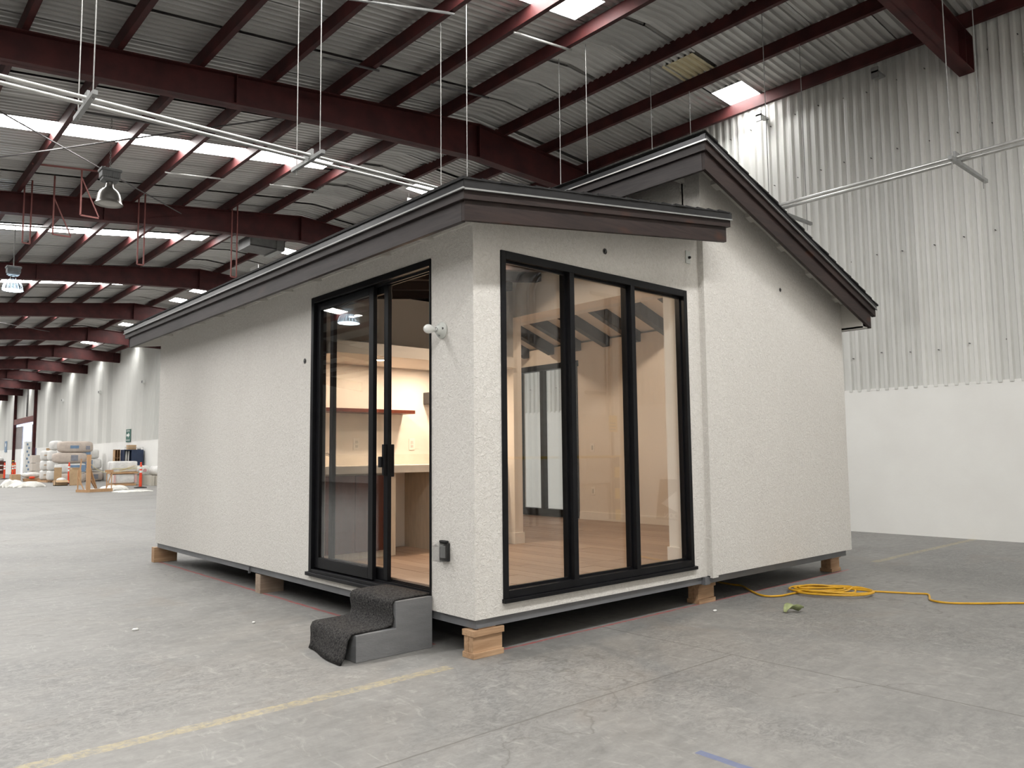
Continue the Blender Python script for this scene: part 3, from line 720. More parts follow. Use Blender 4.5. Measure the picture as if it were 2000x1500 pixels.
part('shell', MB().box(1.535, 2.16, 2.36, 2.757, 1.78, 1.90), DARKB, hd, bevel=.004)
part('filter', MB().box(1.57, 2.12, 2.40, 2.72, 1.772, 1.78), GALVD, hd)
so = thing('kitchen_soffit', 'lowered cream ceiling box with round downlights over the counter', 'soffit', (1.15, 2.45, 2.135))
part('box', MB().box(.136, 2.18, 2.03, 2.757, 2.135, 2.24), CREAM, so)
for x in (.72, 1.40):
    r_ = part('downlight_trim', MB().lathe([(.045, 0), (.06, .0), (.06, .006), (.045, .006)], (x, 2.28, 2.129), (0, 0, 1), 20), CREAMW, so)
    part('lens', MB().lathe([(0, 0), (.046, 0)], (x, 2.28, 2.131), (0, 0, -1), 20), WARM, r_)
    ld = bpy.data.lights.new('downlight', 'AREA'); ld.shape = 'DISK'; ld.size = .09; ld.energy = DOWN; ld.color = (1, .78, .58)
    lo_ = bpy.data.objects.new('downlight', ld); COL.objects.link(lo_); lo_.location = (x, 2.28, 2.122)
for n_, (x, y) in enumerate(((3.30, 1.78), (1.15, 1.0), (3.30, 4.45))):  # fill lamps added to brighten the rooms, beyond the soffit downlights
    z = zf(x)-.05 if n_ == 1 else zr_(x)-.04
    dl = thing('ceiling_fill', ('round fill lamp added to brighten the rear room near the front window', 'round fill lamp added under the dark front ceiling', 'round fill lamp added to brighten the rear room before the back glass door')[n_], 'lamp', (x, y, z))
    part('trim', MB().lathe([(.045, 0), (.06, .0), (.06, .02), (.045, .02)], (x, y, z), (0, 0, 1), 20), CREAMW, dl)
    part('lens', MB().lathe([(0, 0), (.046, 0)], (x, y, z+.002), (0, 0, -1), 20), WARM, dl)
    ld = bpy.data.lights.new('fill_light', 'AREA'); ld.shape = 'DISK'; ld.size = .09; ld.energy = (15.5, 9.5, 12.5)[n_]; ld.color = (1, .78, .58)
    lo_ = bpy.data.objects.new('fill_light', ld); COL.objects.link(lo_); lo_.location = (x, y, z-.008)
def plate(c, ax, label):
    t = thing('wall_outlet', label, 'outlet', c); x, y, z = c
    if ax == 'y':
        part('plate', MB().box(x-.035, x+.035, y-.006, y, z-.057, z+.057), CREAMW, t, bevel=.002)
        for dz in (-.02, .02): part('socket', MB().box(x-.014, x+.014, y-.009, y-.005, z+dz-.013, z+dz+.013), SOFF, t)
    else:
        part('plate', MB().box(x-.006, x, y-.035, y+.035, z-.057, z+.057), CREAMW, t, bevel=.002)
        part('switch', MB().box(x-.010, x-.005, y-.014, y+.014, z-.03, z+.03), SOFF, t)
plate((1.395, 2.76, 1.37), 'y', 'white outlet plate above the counter past the shelf end')
plate((.76, 2.76, 1.37), 'y', 'white outlet plate above the counter below the shelf')
plate((X2-.135, 3.43, 1.34), 'x', 'white switch plate at handle height beside the rear glass door')
plate((X2-.135, 3.43, .75), 'x', 'white plate low on the wall beside the rear glass door')

# ---- timber cribbing under the house
def crib(c, sx, sy, label, mat=LUMX, wedge=False, h=.176, split=True):
    x, y = c; t = thing('timber_crib', label, 'wood block', (x+sx/2, y+sy/2, 0))
    if split:
        part('bottom_board', MB().box(x, x+sx, y, y+sy, 0, .036), mat, t, bevel=.002)
        part('middle_block', MB().box(x+.004, x+sx-.004, y+.012, y+sy/2-.002, .036, h-.042).box(x+.004, x+sx-.004, y+sy/2+.002, y+sy-.012, .036, h-.042), mat, t, bevel=.002)
        part('top_board', MB().box(x-.002, x+sx+.002, y-.003, y+sy, h-.042, h-.004 if wedge else h+.004), mat, t, bevel=.002)
        if wedge:
            part('shim', MB().box(x+.05, x+.19, y+.015, y+.06, h-.004, h+.006), mat, t)
            part('shim', MB().xz([(x+.03, h-.004), (x+.12, h-.004), (x+.12, h+.006), (x+.03, h)], y+.05, y+.09), mat, t)
    else:
        part('top_board', MB().box(x, x+sx, y, y+sy, h-.034, h), mat, t, bevel=.002)
        part('block', MB().box(x, x+sx, y, y+sy, 0, h-.034), mat, t, bevel=.002)
crib((-.003, .012), .245, .115, 'pale pine crib with wedge shims under the near house corner', wedge=True)
crib((2.437, .075), .235, .125, 'pine crib block under the joint between the two house halves', h=.172)
crib((4.84, .12), .20, .13, 'pine crib block under the rear end of the stucco wall', h=.178)
crib((.02, 3.20), .23, .11, 'weathered grey timber crib under the middle of the stucco door side', LUMO, h=.172, split=False)
crib((-.012, 6.20), .27, .10, 'plain timber block under the far end of the stucco door side', LUMX, h=.178, split=False)

# ---- step box and carpet
solo('entry_step', MB().xz([(-.57, 0), (-.004, 0), (-.004, .332), (-.285, .332), (-.285, .165), (-.57, .165)], .445, .985), GREYP, 'grey painted two-step wooden box below the sliding door', 'step', bevel=.004)
cp = MB(); prof = [(-.006, .346), (-.12, .345), (-.25, .345), (-.292, .340), (-.304, .315), (-.300, .27), (-.298, .225), (-.312, .19), (-.35, .178), (-.45, .178), (-.56, .180), (-.588, .172), (-.602, .14), (-.608, .09), (-.618, .04), (-.628, .006)]
NY = 14; vs = []
for lay in (0, 1):
    for j in range(NY+1):
        v = j/NY
        for i, (x, z) in enumerate(prof):
            y = .468+v*.52+(.008*math.sin(i*1.7) if j in (0, NY) else 0)
            k = max(0, i-10)/5
            dx = -.05*k*(1-v)**2+.02*k*math.sin(3+v*5)
            if j == 0: y -= .0+.012*k
            dn = .010 if lay else 0
            if i < 4 or 8 <= i <= 10: vs.append((x, y, z-dn))
            else: vs.append((x+dx+dn*.9, y, z-dn*.3))
n = len(prof); L = (NY+1)*n
fs = []
for j in range(NY):
    for i in range(n-1):
        a = j*n+i; fs.append((a, a+1, a+n+1, a+n)); fs.append((L+a, L+a+n, L+a+n+1, L+a+1))
for i in range(n-1):
    fs.append((i, L+i, L+i+1, i+1)); a = NY*n+i; fs.append((a, a+1, L+a+1, L+a))
for j in range(NY):
    fs.append((j*n, (j+1)*n, L+(j+1)*n, L+j*n)); a = j*n+n-1; fs.append((a, L+a, L+a+n, a+n))
cp.add(vs, fs); cp.sm = True
solo('carpet_runner', cp, CARPET, 'charcoal carpet draped over the two grey steps', 'carpet')

# ---- extension cord, leaf scrap
def spline(pts, n=8):
    out = []; P = [Vector(p) for p in pts]
    for i in range(len(P)-1):
        p0 = P[max(i-1, 0)]; p1 = P[i]; p2 = P[i+1]; p3 = P[min(i+2, len(P)-1)]
        for k in range(n):
            t = k/n
            out.append(.5*((2*p1)+(p2-p0)*t+(2*p0-5*p1+4*p2-p3)*t*t+(3*p1-p0-3*p2+p3)*t**3))
    out.append(P[-1]); return out
rnd = random.Random(3); pts = [(3.75, .75, .012), (3.48, .60, .012), (3.42, .40, .012), (3.41, .281, .012), (3.25, .10, .012), (3.105, -.111, .012), (3.20, -.22, .012), (3.45, -.25, .012)]
cx_, cy_ = 3.66, -.40
for q in range(50):
    a = q*.70+.9; lp = q//9; rr = .15+.05*rnd.random()+.05*math.sin(lp*2.1)
    u = math.cos(a)*rr*1.45+.07*math.sin(lp*1.9); v = math.sin(a)*rr*.95+.06*math.cos(lp*2.7)
    d1 = Vector((.55, -.83)); d2 = Vector((.83, .55))
    pts.append((cx_+d1.x*u+d2.x*v, cy_+d1.y*u+d2.y*v, .012+.03*(q/58)+.012*rnd.random()))
pts += [(3.98, -.46, .02), (4.08, -.50, .014), (4.02, -.62, .014), (3.95, -.66, .014), (4.0, -.74, .012), (4.10, -.95, .012), (4.16, -1.06, .012), (4.06, -1.12, .012), (3.90, -1.19, .012), (3.86, -1.32, .012), (4.0, -1.50, .012), (4.28, -1.76, .012), (4.33, -1.95, .012), (4.5, -2.5, .012)]
solo('extension_cord', MB().tube(spline(pts, 6), .0085, 7), YCORD, 'yellow extension cord coiled loosely on the concrete floor', 'cord', smooth=True)
lf = MB(); vs = []
for i in range(9):
    t = i/8; w = .055*math.sin(math.pi*min(1, t*.9+.08)); 
    for j in range(5):
        s_ = j/4-.5; vs.append((2.60+.17*t, -.60-.075*t+s_*w*1.6+.01*math.sin(i), .012+.045*abs(s_)*2*math.sin(math.pi*t)+.02*math.sin(t*5)**2))
lf.add(vs, [(i*5+j, i*5+j+1, (i+1)*5+j+1, (i+1)*5+j) for i in range(8) for j in range(4)])
lo2 = solo('fallen_leaf', lf, LEAF, 'dry curled green leaf lying on the floor near the cord', 'leaf', smooth=True)
sm_ = lo2.modifiers.new('solid', 'SOLIDIFY'); sm_.thickness = .003
for i, (x, y, s_, lb) in enumerate(((-1.28, 2.38, .03, 'white paint chip on bare floor left of the steps'), (2.28, -.18, .024, 'pale wood chip on the floor before the joint crib'), (-.55, 2.0, .016, 'tiny white chip on the floor before the sliding door'))):
    solo('debris_chip', MB().sup((x, y, .008), (s_*1.6, s_, .016), 2.6, 10, 6, .12, i), WHITEP, lb, 'debris')

# ================================================================== HUNG FROM THE ROOF
ZT = 4.56
def trapeze(parent, a, b, zt_a, zt_b, rods):
    part('strut', MB().bar(a, b, .042, .042), GALVD, parent)
    for p, zt_ in zip(rods, (zt_a, zt_b)):
        part('hanger_rod', MB().tube([(p[0], p[1], ZT-.09), (p[0], p[1], zt_)], .0055, 6), ROD, parent)
t = thing('conduit_run', 'pair of galvanised conduits on strut hangers crossing above the low roof', 'conduit', (2.0, 3.97, ZT))
for dy in (-.072, .072):
    part('pipe', MB().tube([(-9, 3.97+dy, ZT-.10), (-2, 3.97+dy, ZT-.01), (2.5, 3.97+dy, ZT+.05), (6.6, 3.97+dy, ZT+.07)], .020, 10), GALV, t, True)
for x, dz in ((-3.6, -.07), (-1.40, -.045), (.83, -.01), (2.87, .01), (5.12, .03)):
    trapeze(t, (x, 3.62, ZT+dz), (x, 4.36, ZT+dz), zt(x), zt(x), ((x, 3.70), (x, 4.26)))
    part('pipe_clamp', MB().box(x-.012, x+.012, 3.97-.10, 3.97+.10, ZT+dz+.02, ZT+dz+.11), GALVD, t)
t = thing('conduit_run', 'pair of galvanised conduits on strut hangers beside the corrugated wall', 'conduit', (6.66, 0, ZT))
for dx in (-.075, .075):
    part('pipe', MB().tube([(6.66+dx, -7.2, ZT+.08), (6.66+dx, 4.0, ZT+.07)], .023, 10), GALV, t, True)
for y in (3.55, 1.58, -.72, -3.2, -5.6):
    trapeze(t, (6.40, y, ZT+.03), (7.62, y, ZT+.03), zt(6.5), zt(7.5), ((6.46, y), (7.50, y)))
    part('pipe_clamp', MB().box(6.66-.11, 6.66+.11, y-.012, y+.012, ZT+.05, ZT+.14), GALVD, t)
# short conduits spanning between purlins
for i, (a, b_, mt, lb) in enumerate((
    ((1.70, 11.88), (2.86, 11.90), GALV, 'short bright conduit between purlins above the near pendant lamp'),
    ((3.87, 11.9), (5.0, 11.95), GALV, 'short bright conduit between purlins toward the ridge, second bay'),
    ((.65, 4.55), (2.86, 3.95), GALVD, 'slanting conduit between purlins above the conduit hangers'),
    ((3.90, 3.93), (5.05, 3.92), GALV, 'short conduit between purlins beneath the bright roof panel'),
    ((2.0, 5.91), (2.92, 5.9), DKROD, 'short dark conduit between purlins near the first beam'),
    ((3.90, 5.93), (5.1, 5.93), DKROD, 'dark conduit between the last purlins before the first beam'),
    ((-.42, 9.35), (1.75, 9.45), DKROD, 'dark conduit carrying the near pendant lamp'),
    ((-1.6, 16.95), (1.2, 17.1), GALV, 'thin conduit carrying the lit pendant lamp'))):
    solo('conduit_piece', MB().tube([(a[0], a[1], zt(a[0])-.02), (b_[0], b_[1], zt(b_[0])-.02)], .018, 8), mt, lb, 'conduit', smooth=True)
# cross bracing rods in the second bay
solo('brace_rod', MB().tube([(-3.2, 14.2, zt(-3.2)-.1), (3.05, 7.25, zt(3.05)-.12)], .014, 6), DKROD, 'long steel brace rod slanting from the first beam toward the low side', 'brace')
solo('brace_rod', MB().tube([(-3.2, 7.5, zt(-3.2)-.1), (2.78, 14.2, zt(2.78)-.2)], .014, 6), DKROD, 'long steel brace rod slanting up to the second beam', 'brace')
solo('brace_rod', MB().tube([(-1.2, 28.9, zt(-1.2)-.1), (4.2, 35.9, zt(4.2)-.2)], .014, 6), DKROD, 'distant steel brace rod between far roof beams', 'brace')
# red steel U hangers welded to the second and third beams
def uhang(x, y, z0, z1, w, label, tri=False):
    t = thing('beam_hanger', label, 'hanger', (x, y, z0))
    part('upright', MB().bar((x-w/2, y, z0), (x-w/2, y, z1), .028), REDL, t)
    if tri: part('stay', MB().bar((x+w/2+.1, y, z0+.02), (x-w/2, y, z0+.75), .022), REDL, t)
    else: part('upright', MB().bar((x+w/2, y, z0), (x+w/2, y, z1), .028), REDL, t)
    part('foot_bar', MB().bar((x-w/2, y, z0), (x+w/2+(.1 if tri else 0), y, z0), .028), REDL, t)
uhang(-.24, 14.15, 5.62, 7.0, .13, 'narrow red steel hanger frame on the second beam near the lit pendant')
uhang(1.92, 14.15, 5.52, 7.15, .13, 'narrow red steel hanger frame on the second beam below its middle')
uhang(4.00, 14.15, 5.55, 7.35, .13, 'narrow red steel hanger frame on the second beam by the duct')
uhang(.23, 13.6, 5.75, 6.95, .22, 'triangular red steel bracket hanging before the second beam', True)
uhang(.50, 12.6, 5.95, 6.85, .22, 'triangular red steel bracket hanging near the purlins', True)
solo('hanger_bar', MB().bar((-.45, 12.55, 6.75), (.9, 12.5, 6.88), .03), REDL, 'red steel bar joining two purlins above the brackets', 'bar')
# duct box by the third beam
t = thing('roof_duct', 'galvanised duct box tucked between purlins behind the second beam', 'duct', (5.7, 16.9, 7.0))
part('duct_body', MB().box(5.34, 6.35, 16.45, 17.25, 7.06, 7.36), DKROD, t)
part('duct_face', MB().box(5.35, 6.1, 16.43, 16.45, 7.10, 7.34), GALVD, t)
part('flange', MB().box(6.1, 6.3, 16.40, 17.28, 7.02, 7.38), GALVD, t)
# small hung signs
t = thing('hung_sign', 'small white hanging sign with dark lettering under the bright panel', 'sign', (7.0, 10.9, 6.95))
part('panel', MB().box(6.75, 7.22, 10.88, 10.90, 6.96, 7.24), SIGNW, t)
for i in range(6): part('letter', MB().box(6.83+.055*i, 6.865+.055*i, 10.874, 10.88, 7.08, 7.14), DKROD, t)
for x in (6.8, 7.17): part('wire', MB().tube([(x, 10.89, 7.24), (x, 10.89, zt(x))], .004, 5), ROD, t)
t = thing('hung_sign', 'small pale hanging sign far back under a purlin', 'sign', (6.8, 19.3, 6.8))
part('panel', MB().box(6.62, 6.64, 18.9, 19.5, 6.72, 7.20), SIGNW, t)
for i in range(2): part('letter', MB().box(6.612, 6.62, 19.0, 19.4, 6.88+.14*i, 6.93+.14*i), DKROD, t)
part('wire', MB().tube([(6.63, 19.2, 7.2), (6.63, 19.2, zt(6.63))], .004, 5), ROD, t)

# pendant lamps
def pendant(c, z0, lit, label, D=.46):
    x, y = c; t = thing('pendant_lamp', label, 'lamp', (x, y, z0))
    R = D/2
    prof = [(R*1.06, 0), (R*1.05, .008), (R*.98, .02), (R*.955, .06), (R*.915, .11), (R*.84, .16), (R*.72, .205), (R*.55, .24), (R*.38, .262), (R*.31, .285), (R*.29, .32), (R*.26, .37)]
    if lit:
        b = MB(); b.lathe(prof, (x, y, z0), (0, 0, 1), 32)
        part('reflector', b, glassmat('ribbed_acrylic', (.80, .86, .92), 1.5, .12), t, True)
        for k in range(16):
            a = 2*math.pi*k/16
            part('rib', MB().tube([(x+math.cos(a)*r*1.01, y+math.sin(a)*r*1.01, z0+h) for r, h in prof[2:9]], .006, 5), WHITEP, t)
        part('lens', MB().lathe([(0, 0), (R*.96, 0), (R*.96, .012), (0, .012)], (x, y, z0+.01), (0, 0, 1), 28), emit('cool_lamp', (.72, .88, 1.0), 14), t)
    else:
        part('reflector', MB().lathe(prof, (x, y, z0), (0, 0, 1), 36), ALU, t, True)
        part('lens', MB().lathe([(0, .0), (R*.6, .004), (R*.99, .012), (R*.99, .02), (0, .02)], (x, y, z0), (0, 0, 1), 32), pm('lamp_lens', (.42, .405, .37), (.37, .355, .33), 6, rough=.3), t, True)
    h0 = z0+.36
    part('neck', MB().lathe([(R*.25, 0), (R*.23, .03), (0, .03)], (x, y, h0-.02), (0, 0, 1), 18), ALU, t, True)
    part('ballast', MB().prism([(x-.10, y-.09, h0), (x+.10, y-.09, h0), (x+.10, y+.09, h0), (x-.10, y+.09, h0)], (0, 0, .02)).box(x-.135, x+.135, y-.105, y+.105, h0+.06, h0+.16).box(x-.12, x+.12, y-.098, y+.098, h0+.015, h0+.06), LAMPG, t, bevel=.01)
    part('ballast_lid', MB().box(x-.15, x+.15, y-.12, y+.12, h0+.16, h0+.205), LAMPG, t, bevel=.01)
    for k in range(9): part('fin', MB().box(x-.125+.029*k, x-.115+.029*k, y-.113, y-.105, h0+.05, h0+.158), LAMPG, t)
    if lit: part('stem', MB().tube([(x, y, h0+.2), (x, y, zt(x)-.02)], .010, 8), ROD, t)
    else:
        part('hook', MB().tube([(x, y, h0+.20), (x+.02, y, h0+.24), (x, y, h0+.28)], .007, 6), ROD, t)
        zz = h0+.27; ch = MB(); i = 0
        while zz < zt(x)-.03:
            w = .012
            ring = [(x+(math.cos(a)*w if i % 2 else 0), y+(0 if i % 2 else math.cos(a)*w), zz+.022+math.sin(a)*.025) for a in [2*math.pi*q/8 for q in range(9)]]
            ch.tube(ring, .004, 4, False); zz += .038; i += 1
        part('chain', ch, ROD, t)
pendant((.12, 9.40), 5.285, False, 'unlit spun aluminium pendant lamp hanging on a chain', .39)
pendant((-.02, 17.0), 5.15, True, 'lit ribbed acrylic pendant lamp hanging on a rod', .42)
pendant((-6.9, 14.0), 4.72, True, 'lit ribbed pendant lamp hung on the low side of the roof', .5)

# ================================================================== STORED GOODS FAR DOWN THE HALL
def bag(c, size, m, label, group=None, prints=(), seed=0, e=5.0):
    t = thing('insulation_bag', label, 'bag', (c[0], c[1], c[2]), group)
    part('bag_body', MB().sup((c[0], c[1], c[2]+size[2]/2), size, e, 28, 14, .02, seed), m, t, True)
    for (u, v, w, h, pmat) in prints:     # printed patches on the front face
        y = c[1]-size[1]/2-.006
        part('print', MB().box(c[0]+u-w/2, c[0]+u+w/2, y-.006, y+.03, c[2]+v-h/2, c[2]+v+h/2), pmat, t)
    return t
bag((7.12, 44, 1.645), (1.70, .75, .62), KRAFT, 'topmost kraft paper insulation bag with blue print', 'kraft insulation bags', ((-.10, .30, .42, .16, BLUEP), (.55, .26, .2, .2, PRINT)), 1)
bag((6.88, 44, 1.07), (1.62, .75, .58), KRAFT, 'kraft insulation bag second from the top, grey square print', 'kraft insulation bags', ((.15, .28, .34, .30, PRINT),), 2)
bag((6.92, 44.05, .52), (1.45, .75, .56), FILM, 'insulation bag third from the top with blue end print', 'kraft insulation bags', ((.30, .26, .75, .36, BLUEP),), 3)
bag((6.92, 44.05, 0), (1.45, .75, .54), KRAFT, 'lowest kraft insulation bag behind the cardboard boxes', 'kraft insulation bags', (), 4)
bag((8.52, 46.2, .0), (1.05, .8, .52), KRAFT, 'lowest bag of the right stack with dark square print', 'bags by the long wall', ((-.05, .27, .55, .26, PRINT),), 5)
bag((8.48, 46.4, .52), (1.05, .8, .18), FILM, 'thin flattened bag in the right stack', 'bags by the long wall', (), 6)
bag((8.42, 46.2, .69), (1.05, .8, .61), FILM, 'white bag with blue arrow print, second in the right stack', 'bags by the long wall', ((-.25, .30, .5, .46, BLUEP),), 7)
bag((8.30, 46.2, 1.30), (1.00, .8, .57), FILM, 'white bag with blue arrow print topping the right stack', 'bags by the long wall', ((-.22, .28, .45, .42, BLUEP),), 8)
bag((6.62, 46.15, 1.795), (.66, .8, .54), FILM, 'pale rounded bag behind the topmost kraft bag', 'film wrapped bags', (), 9, 3.4)
for i, (x, yv) in enumerate(((6.44, 48.1), (6.42, 46.1))):
    for j in range(3):
        bag((x, yv, .1+.565*j), (.42, .75, .57), FILM, ('white film-wrapped bag, %s in the %s narrow column' % (('bottom one', 'middle one', 'top one')[j], ('rear', 'front')[i])), 'film wrapped bags', (((0, .3, .2, .05, CARD),) if i == 0 else ()), 20+i*3+j, 4)
t = thing('pallet', 'low wooden pallet under the white film-wrapped bags', 'pallet', (6.45, 47.1, 0))
for y in (45.8, 46.6, 47.4, 48.2): part('deck_board', MB().box(6.15, 6.75, y, y+.3, .075, .10), PINE, t)
for x in (6.15, 6.42, 6.70): part('runner', MB().box(x, x+.05, 45.8, 48.5, 0, .075), PINE, t)
# sheet-wrapped load on a timber frame
t = thing('wrapped_pallet', 'white film-wrapped load in two tiers on a timber pallet', 'pallet', (7.55, 36, 0))
part('upper_load', MB().sup((7.55, 36.4, .90), (1.15, .9, .52), 9, 32, 14, .015, 31), FILM, t, True)
part('lower_load', MB().sup((7.55, 36.4, .33), (1.0, .9, .46), 9, 32, 14, .015, 32), FILM, t, True)
part('middle_bearer', MB().box(7.0, 8.12, 35.9, 36.9, .565, .65), PINE, t)
part('bottom_bearer', MB().box(7.05, 8.05, 35.9, 36.9, .0, .10), PINE, t)
part('strap', MB().box(6.97, 8.13, 35.93, 35.945, .79, .82), ROPE, t)
part('strap', MB().bar((7.3, 35.92, .70), (8.0, 35.92, .95), .03, .01), YEL, t)
for x in (7.06, 7.98): part('red_edge', MB().box(x, x+.09, 35.91, 35.95, .14, .52), pm('faded_red_film', (.62, .36, .33), (.7, .5, .47), 6, rough=.5), t)
# open and flat cardboard
t = thing('open_carton', 'open brown carton with raised flaps beside a flat board', 'box', (5.54, 39.2, 0))
part('carton_body', MB().box(5.27, 5.80, 39.0, 39.5, 0, .03).box(5.27, 5.80, 39.0, 39.02, 0, .26).box(5.27, 5.80, 39.48, 39.5, 0, .26).box(5.27, 5.29, 39.0, 39.5, 0, .26).box(5.78, 5.80, 39.0, 39.5, 0, .26), CARD, t)
part('flap', MB().box(5.29, 5.62, 39.5, 39.515, .26, .88), CARD, t)
part('flap', MB().prism([(5.27, 39.0, .26), (5.80, 39.0, .26), (5.82, 38.8, .16), (5.25, 38.8, .16)], (0, .0, .012)), CARD, t)
part('filling', MB().sup((5.56, 39.25, .26), (.4, .4, .25), 2.4, 14, 8, .1, 5), FILM, t, True)
solo('cardboard_sheet', MB().prism([(5.87, 38.98, 0), (6.40, 38.98, 0), (6.40, 39.13, .765), (5.87, 39.13, .765)], (0, .02, 0)), CARD, 'flat brown cardboard sheet leaning behind the timber frame', 'cardboard')
solo('carton', MB().box(6.05, 6.40, 39.4, 39.9, 0, .86), CARD, 'brown carton standing behind the leaning cardboard sheet', 'box', bevel=.005)
# timber easel frame
t = thing('timber_stand', 'open timber frame with tall post and slanting braces', 'frame', (4.8, 29.5, 0))
part('post', MB().box(4.42, 4.56, 29.25, 29.36, 0, 1.44), PINE, t)
part('base_rail', MB().bar((4.50, 29.3, .06), (5.40, 29.55, .06), .10, .12), PINE, t)
part('base_rail', MB().bar((4.24, 29.9, .05), (4.48, 29.3, .05), .09, .1), PINE, t)
part('brace', MB().bar((4.52, 29.35, .98), (4.98, 30.2, .12), .08, .05), PINE, t)
part('brace', MB().bar((4.50, 29.35, .62), (4.93, 30.1, .12), .05, .04), PINE, t)
part('upright', MB().box(4.24, 4.28, 29.85, 29.90, 0, .85), PINE, t)
part('upright', MB().bar((4.30, 29.86, .55), (4.36, 29.9, 1.28), .05, .04), PINE, t)
part('brace', MB().bar((4.25, 29.86, .62), (4.40, 29.6, .12), .03), PINE, t)
for x in (5.18, 5.36): part('upright', MB().box(x, x+.03, 29.55, 29.58, .04, .80), PINE, t)
part('cap_rail', MB().box(5.14, 5.42, 29.53, 29.62, .74, .84), PINE, t)
part('brace', MB().bar((5.20, 29.56, .16), (5.38, 29.58, .74), .03), PINE, t)
rp = [(4.56, 29.3, 1.08), (4.75, 29.35, .90), (4.98, 29.45, .78), (5.18, 29.53, .74), (5.40, 29.9, .74), (6.2, 31.0, .76), (7.2, 32.24, .98)]
solo('barrier_rope', MB().tube(spline(rp, 5), .012, 6), ROPE, 'pale rope slung from the timber frame to the delineator', 'rope')
# delineator posts
def delineator(c, label, cat='delineator'):
    x, y = c; t = thing('delineator_post', label, 'traffic post', (x, y, 0), 'orange delineator posts')
    part('rubber_base', MB().lathe([(0, 0), (.26, 0), (.25, .03), (.10, .06), (0, .06)], (x, y, 0), (0, 0, 1), 16), BLK, t)
    part('tube', MB().lathe([(.062, .05), (.056, .6), (.05, .98), (.035, 1.02), (.03, 1.05), (.045, 1.08), (.03, 1.11), (0, 1.115)], (x, y, 0), (0, 0, 1), 16), ORANGE, t, True)
    for z in (.66, .82): part('white_band', MB().lathe([(.0575, z), (.056, z+.10)], (x, y, 0), (0, 0, 1), 16), WHITEP, t, True)
delineator((7.20, 32.24), 'orange delineator post beside the wrapped pallet')
delineator((5.86, 57.6), 'orange delineator post of the distant pair, nearer the aisle')
delineator((6.28, 57.3), 'orange delineator post of the distant pair, nearer the bags')
delineator((6.9, 60.5), 'orange delineator post beyond the distant pair')
delineator((6.35, 41.5), 'orange delineator post half hidden behind cardboard')
# cabinet against the wall
t = thing('navy_cabinet', 'navy blue painted cabinet with one open side against the wall', 'cabinet', (8.62, 38.5, 0))
part('carcass', MB().box(8.46, 9.02, 38.3, 38.9, 0, 1.73), NAVY, t)
part('open_bay', MB().box(8.12, 8.46, 38.85, 38.9, 0, 1.73).box(8.10, 8.13, 38.3, 38.9, 0, 1.73).box(8.12, 8.46, 38.3, 38.9, 1.70, 1.73).box(8.12, 8.46, 38.3, 38.9, 0, .04), NAVY, t)
for x, w in ((8.24, .05), (8.36, .04)): part('paper_roll', MB().tube([(x, 38.5, .9), (x+.02, 38.5, 1.66)], w, 10), FILM, t, True)
t = thing('cubby_shelf', 'bare wood cubby shelf standing beside the navy cabinet', 'shelf', (8.0, 39.0, 0))
part('back', MB().box(7.84, 8.09, 39.25, 39.27, 0, 1.74), SHELFW, t)
for x in (7.84, 7.96, 8.075): part('divider', MB().box(x, x+.015, 38.9, 39.25, 0, 1.74), SHELFW, t)
for z in (.02, .45, .88, 1.31, 1.72): part('shelf', MB().box(7.84, 8.09, 38.9, 39.25, z, z+.02), SHELFW, t)
solo('carton', MB().box(8.32, 8.70, 38.4, 38.75, 1.73, 1.97), CARD, 'small brown carton on top of the navy cabinet', 'box', bevel=.004)
t = thing('wire_tray', 'thin wire tray holding scraps on top of the navy cabinet', 'tray', (8.55, 38.5, 1.73))
part('rim', MB().tube([(8.16, 38.33, 1.84), (9.0, 38.33, 1.84)], .008, 5).tube([(8.16, 38.33, 1.73), (8.16, 38.33, 1.88)], .008, 5).tube([(9.0, 38.33, 1.73), (9.0, 38.33, 1.86)], .008, 5), ROD, t)
part('scrap', MB().sup((8.86, 38.5, 1.78), (.2, .2, .1), 2.5, 12, 8, .1, 9), FILM, t, True)
# rolls and blocks by the house end
for i, (x, y, r, m, lb) in enumerate(((8.62, 36.8, .24, FILM, 'white wrapped insulation roll lying on stacked blocks'), (8.86, 35.1, .23, FILM, 'second white wrapped roll lying nearer the wall'))):
    t = thing('insulation_roll', lb, 'roll', (x, y, .46))
    part('roll_body', MB().lathe([(0, 0), (r*.9, 0), (r, .03), (r, 1.2), (r*.9, 1.23), (0, 1.23)], (x, y-.2, .46+r), (0, 1, 0), 20), m, t, True)
    part('core', MB().lathe([(0, .008), (r*.35, .006)], (x, y-.21, .46+r), (0, -1, 0), 14), pm('pink_core', (.6, .36, .36), (.55, .3, .3), 6, rough=.7), t)
for i in range(4):
    solo('block_stack', MB().box(8.40+.17*i, 8.55+.17*i, 34.8, 37.9, 0, .46-.02*(i % 2)), pm('pale_board_%d' % i, (.55-.07*(i % 2), .52-.08*(i % 2), .45-.08*(i % 2)), (.45, .42, .36), 8, (8, 8, 1), rough=.7), ('pale board stack beneath the rolls, next to the delineator', 'dun board stack beneath the rolls, second along', 'pale board stack beneath the rolls, third along', 'dun board stack beneath the rolls, against the wall')[i], 'board stack', bevel=.004)
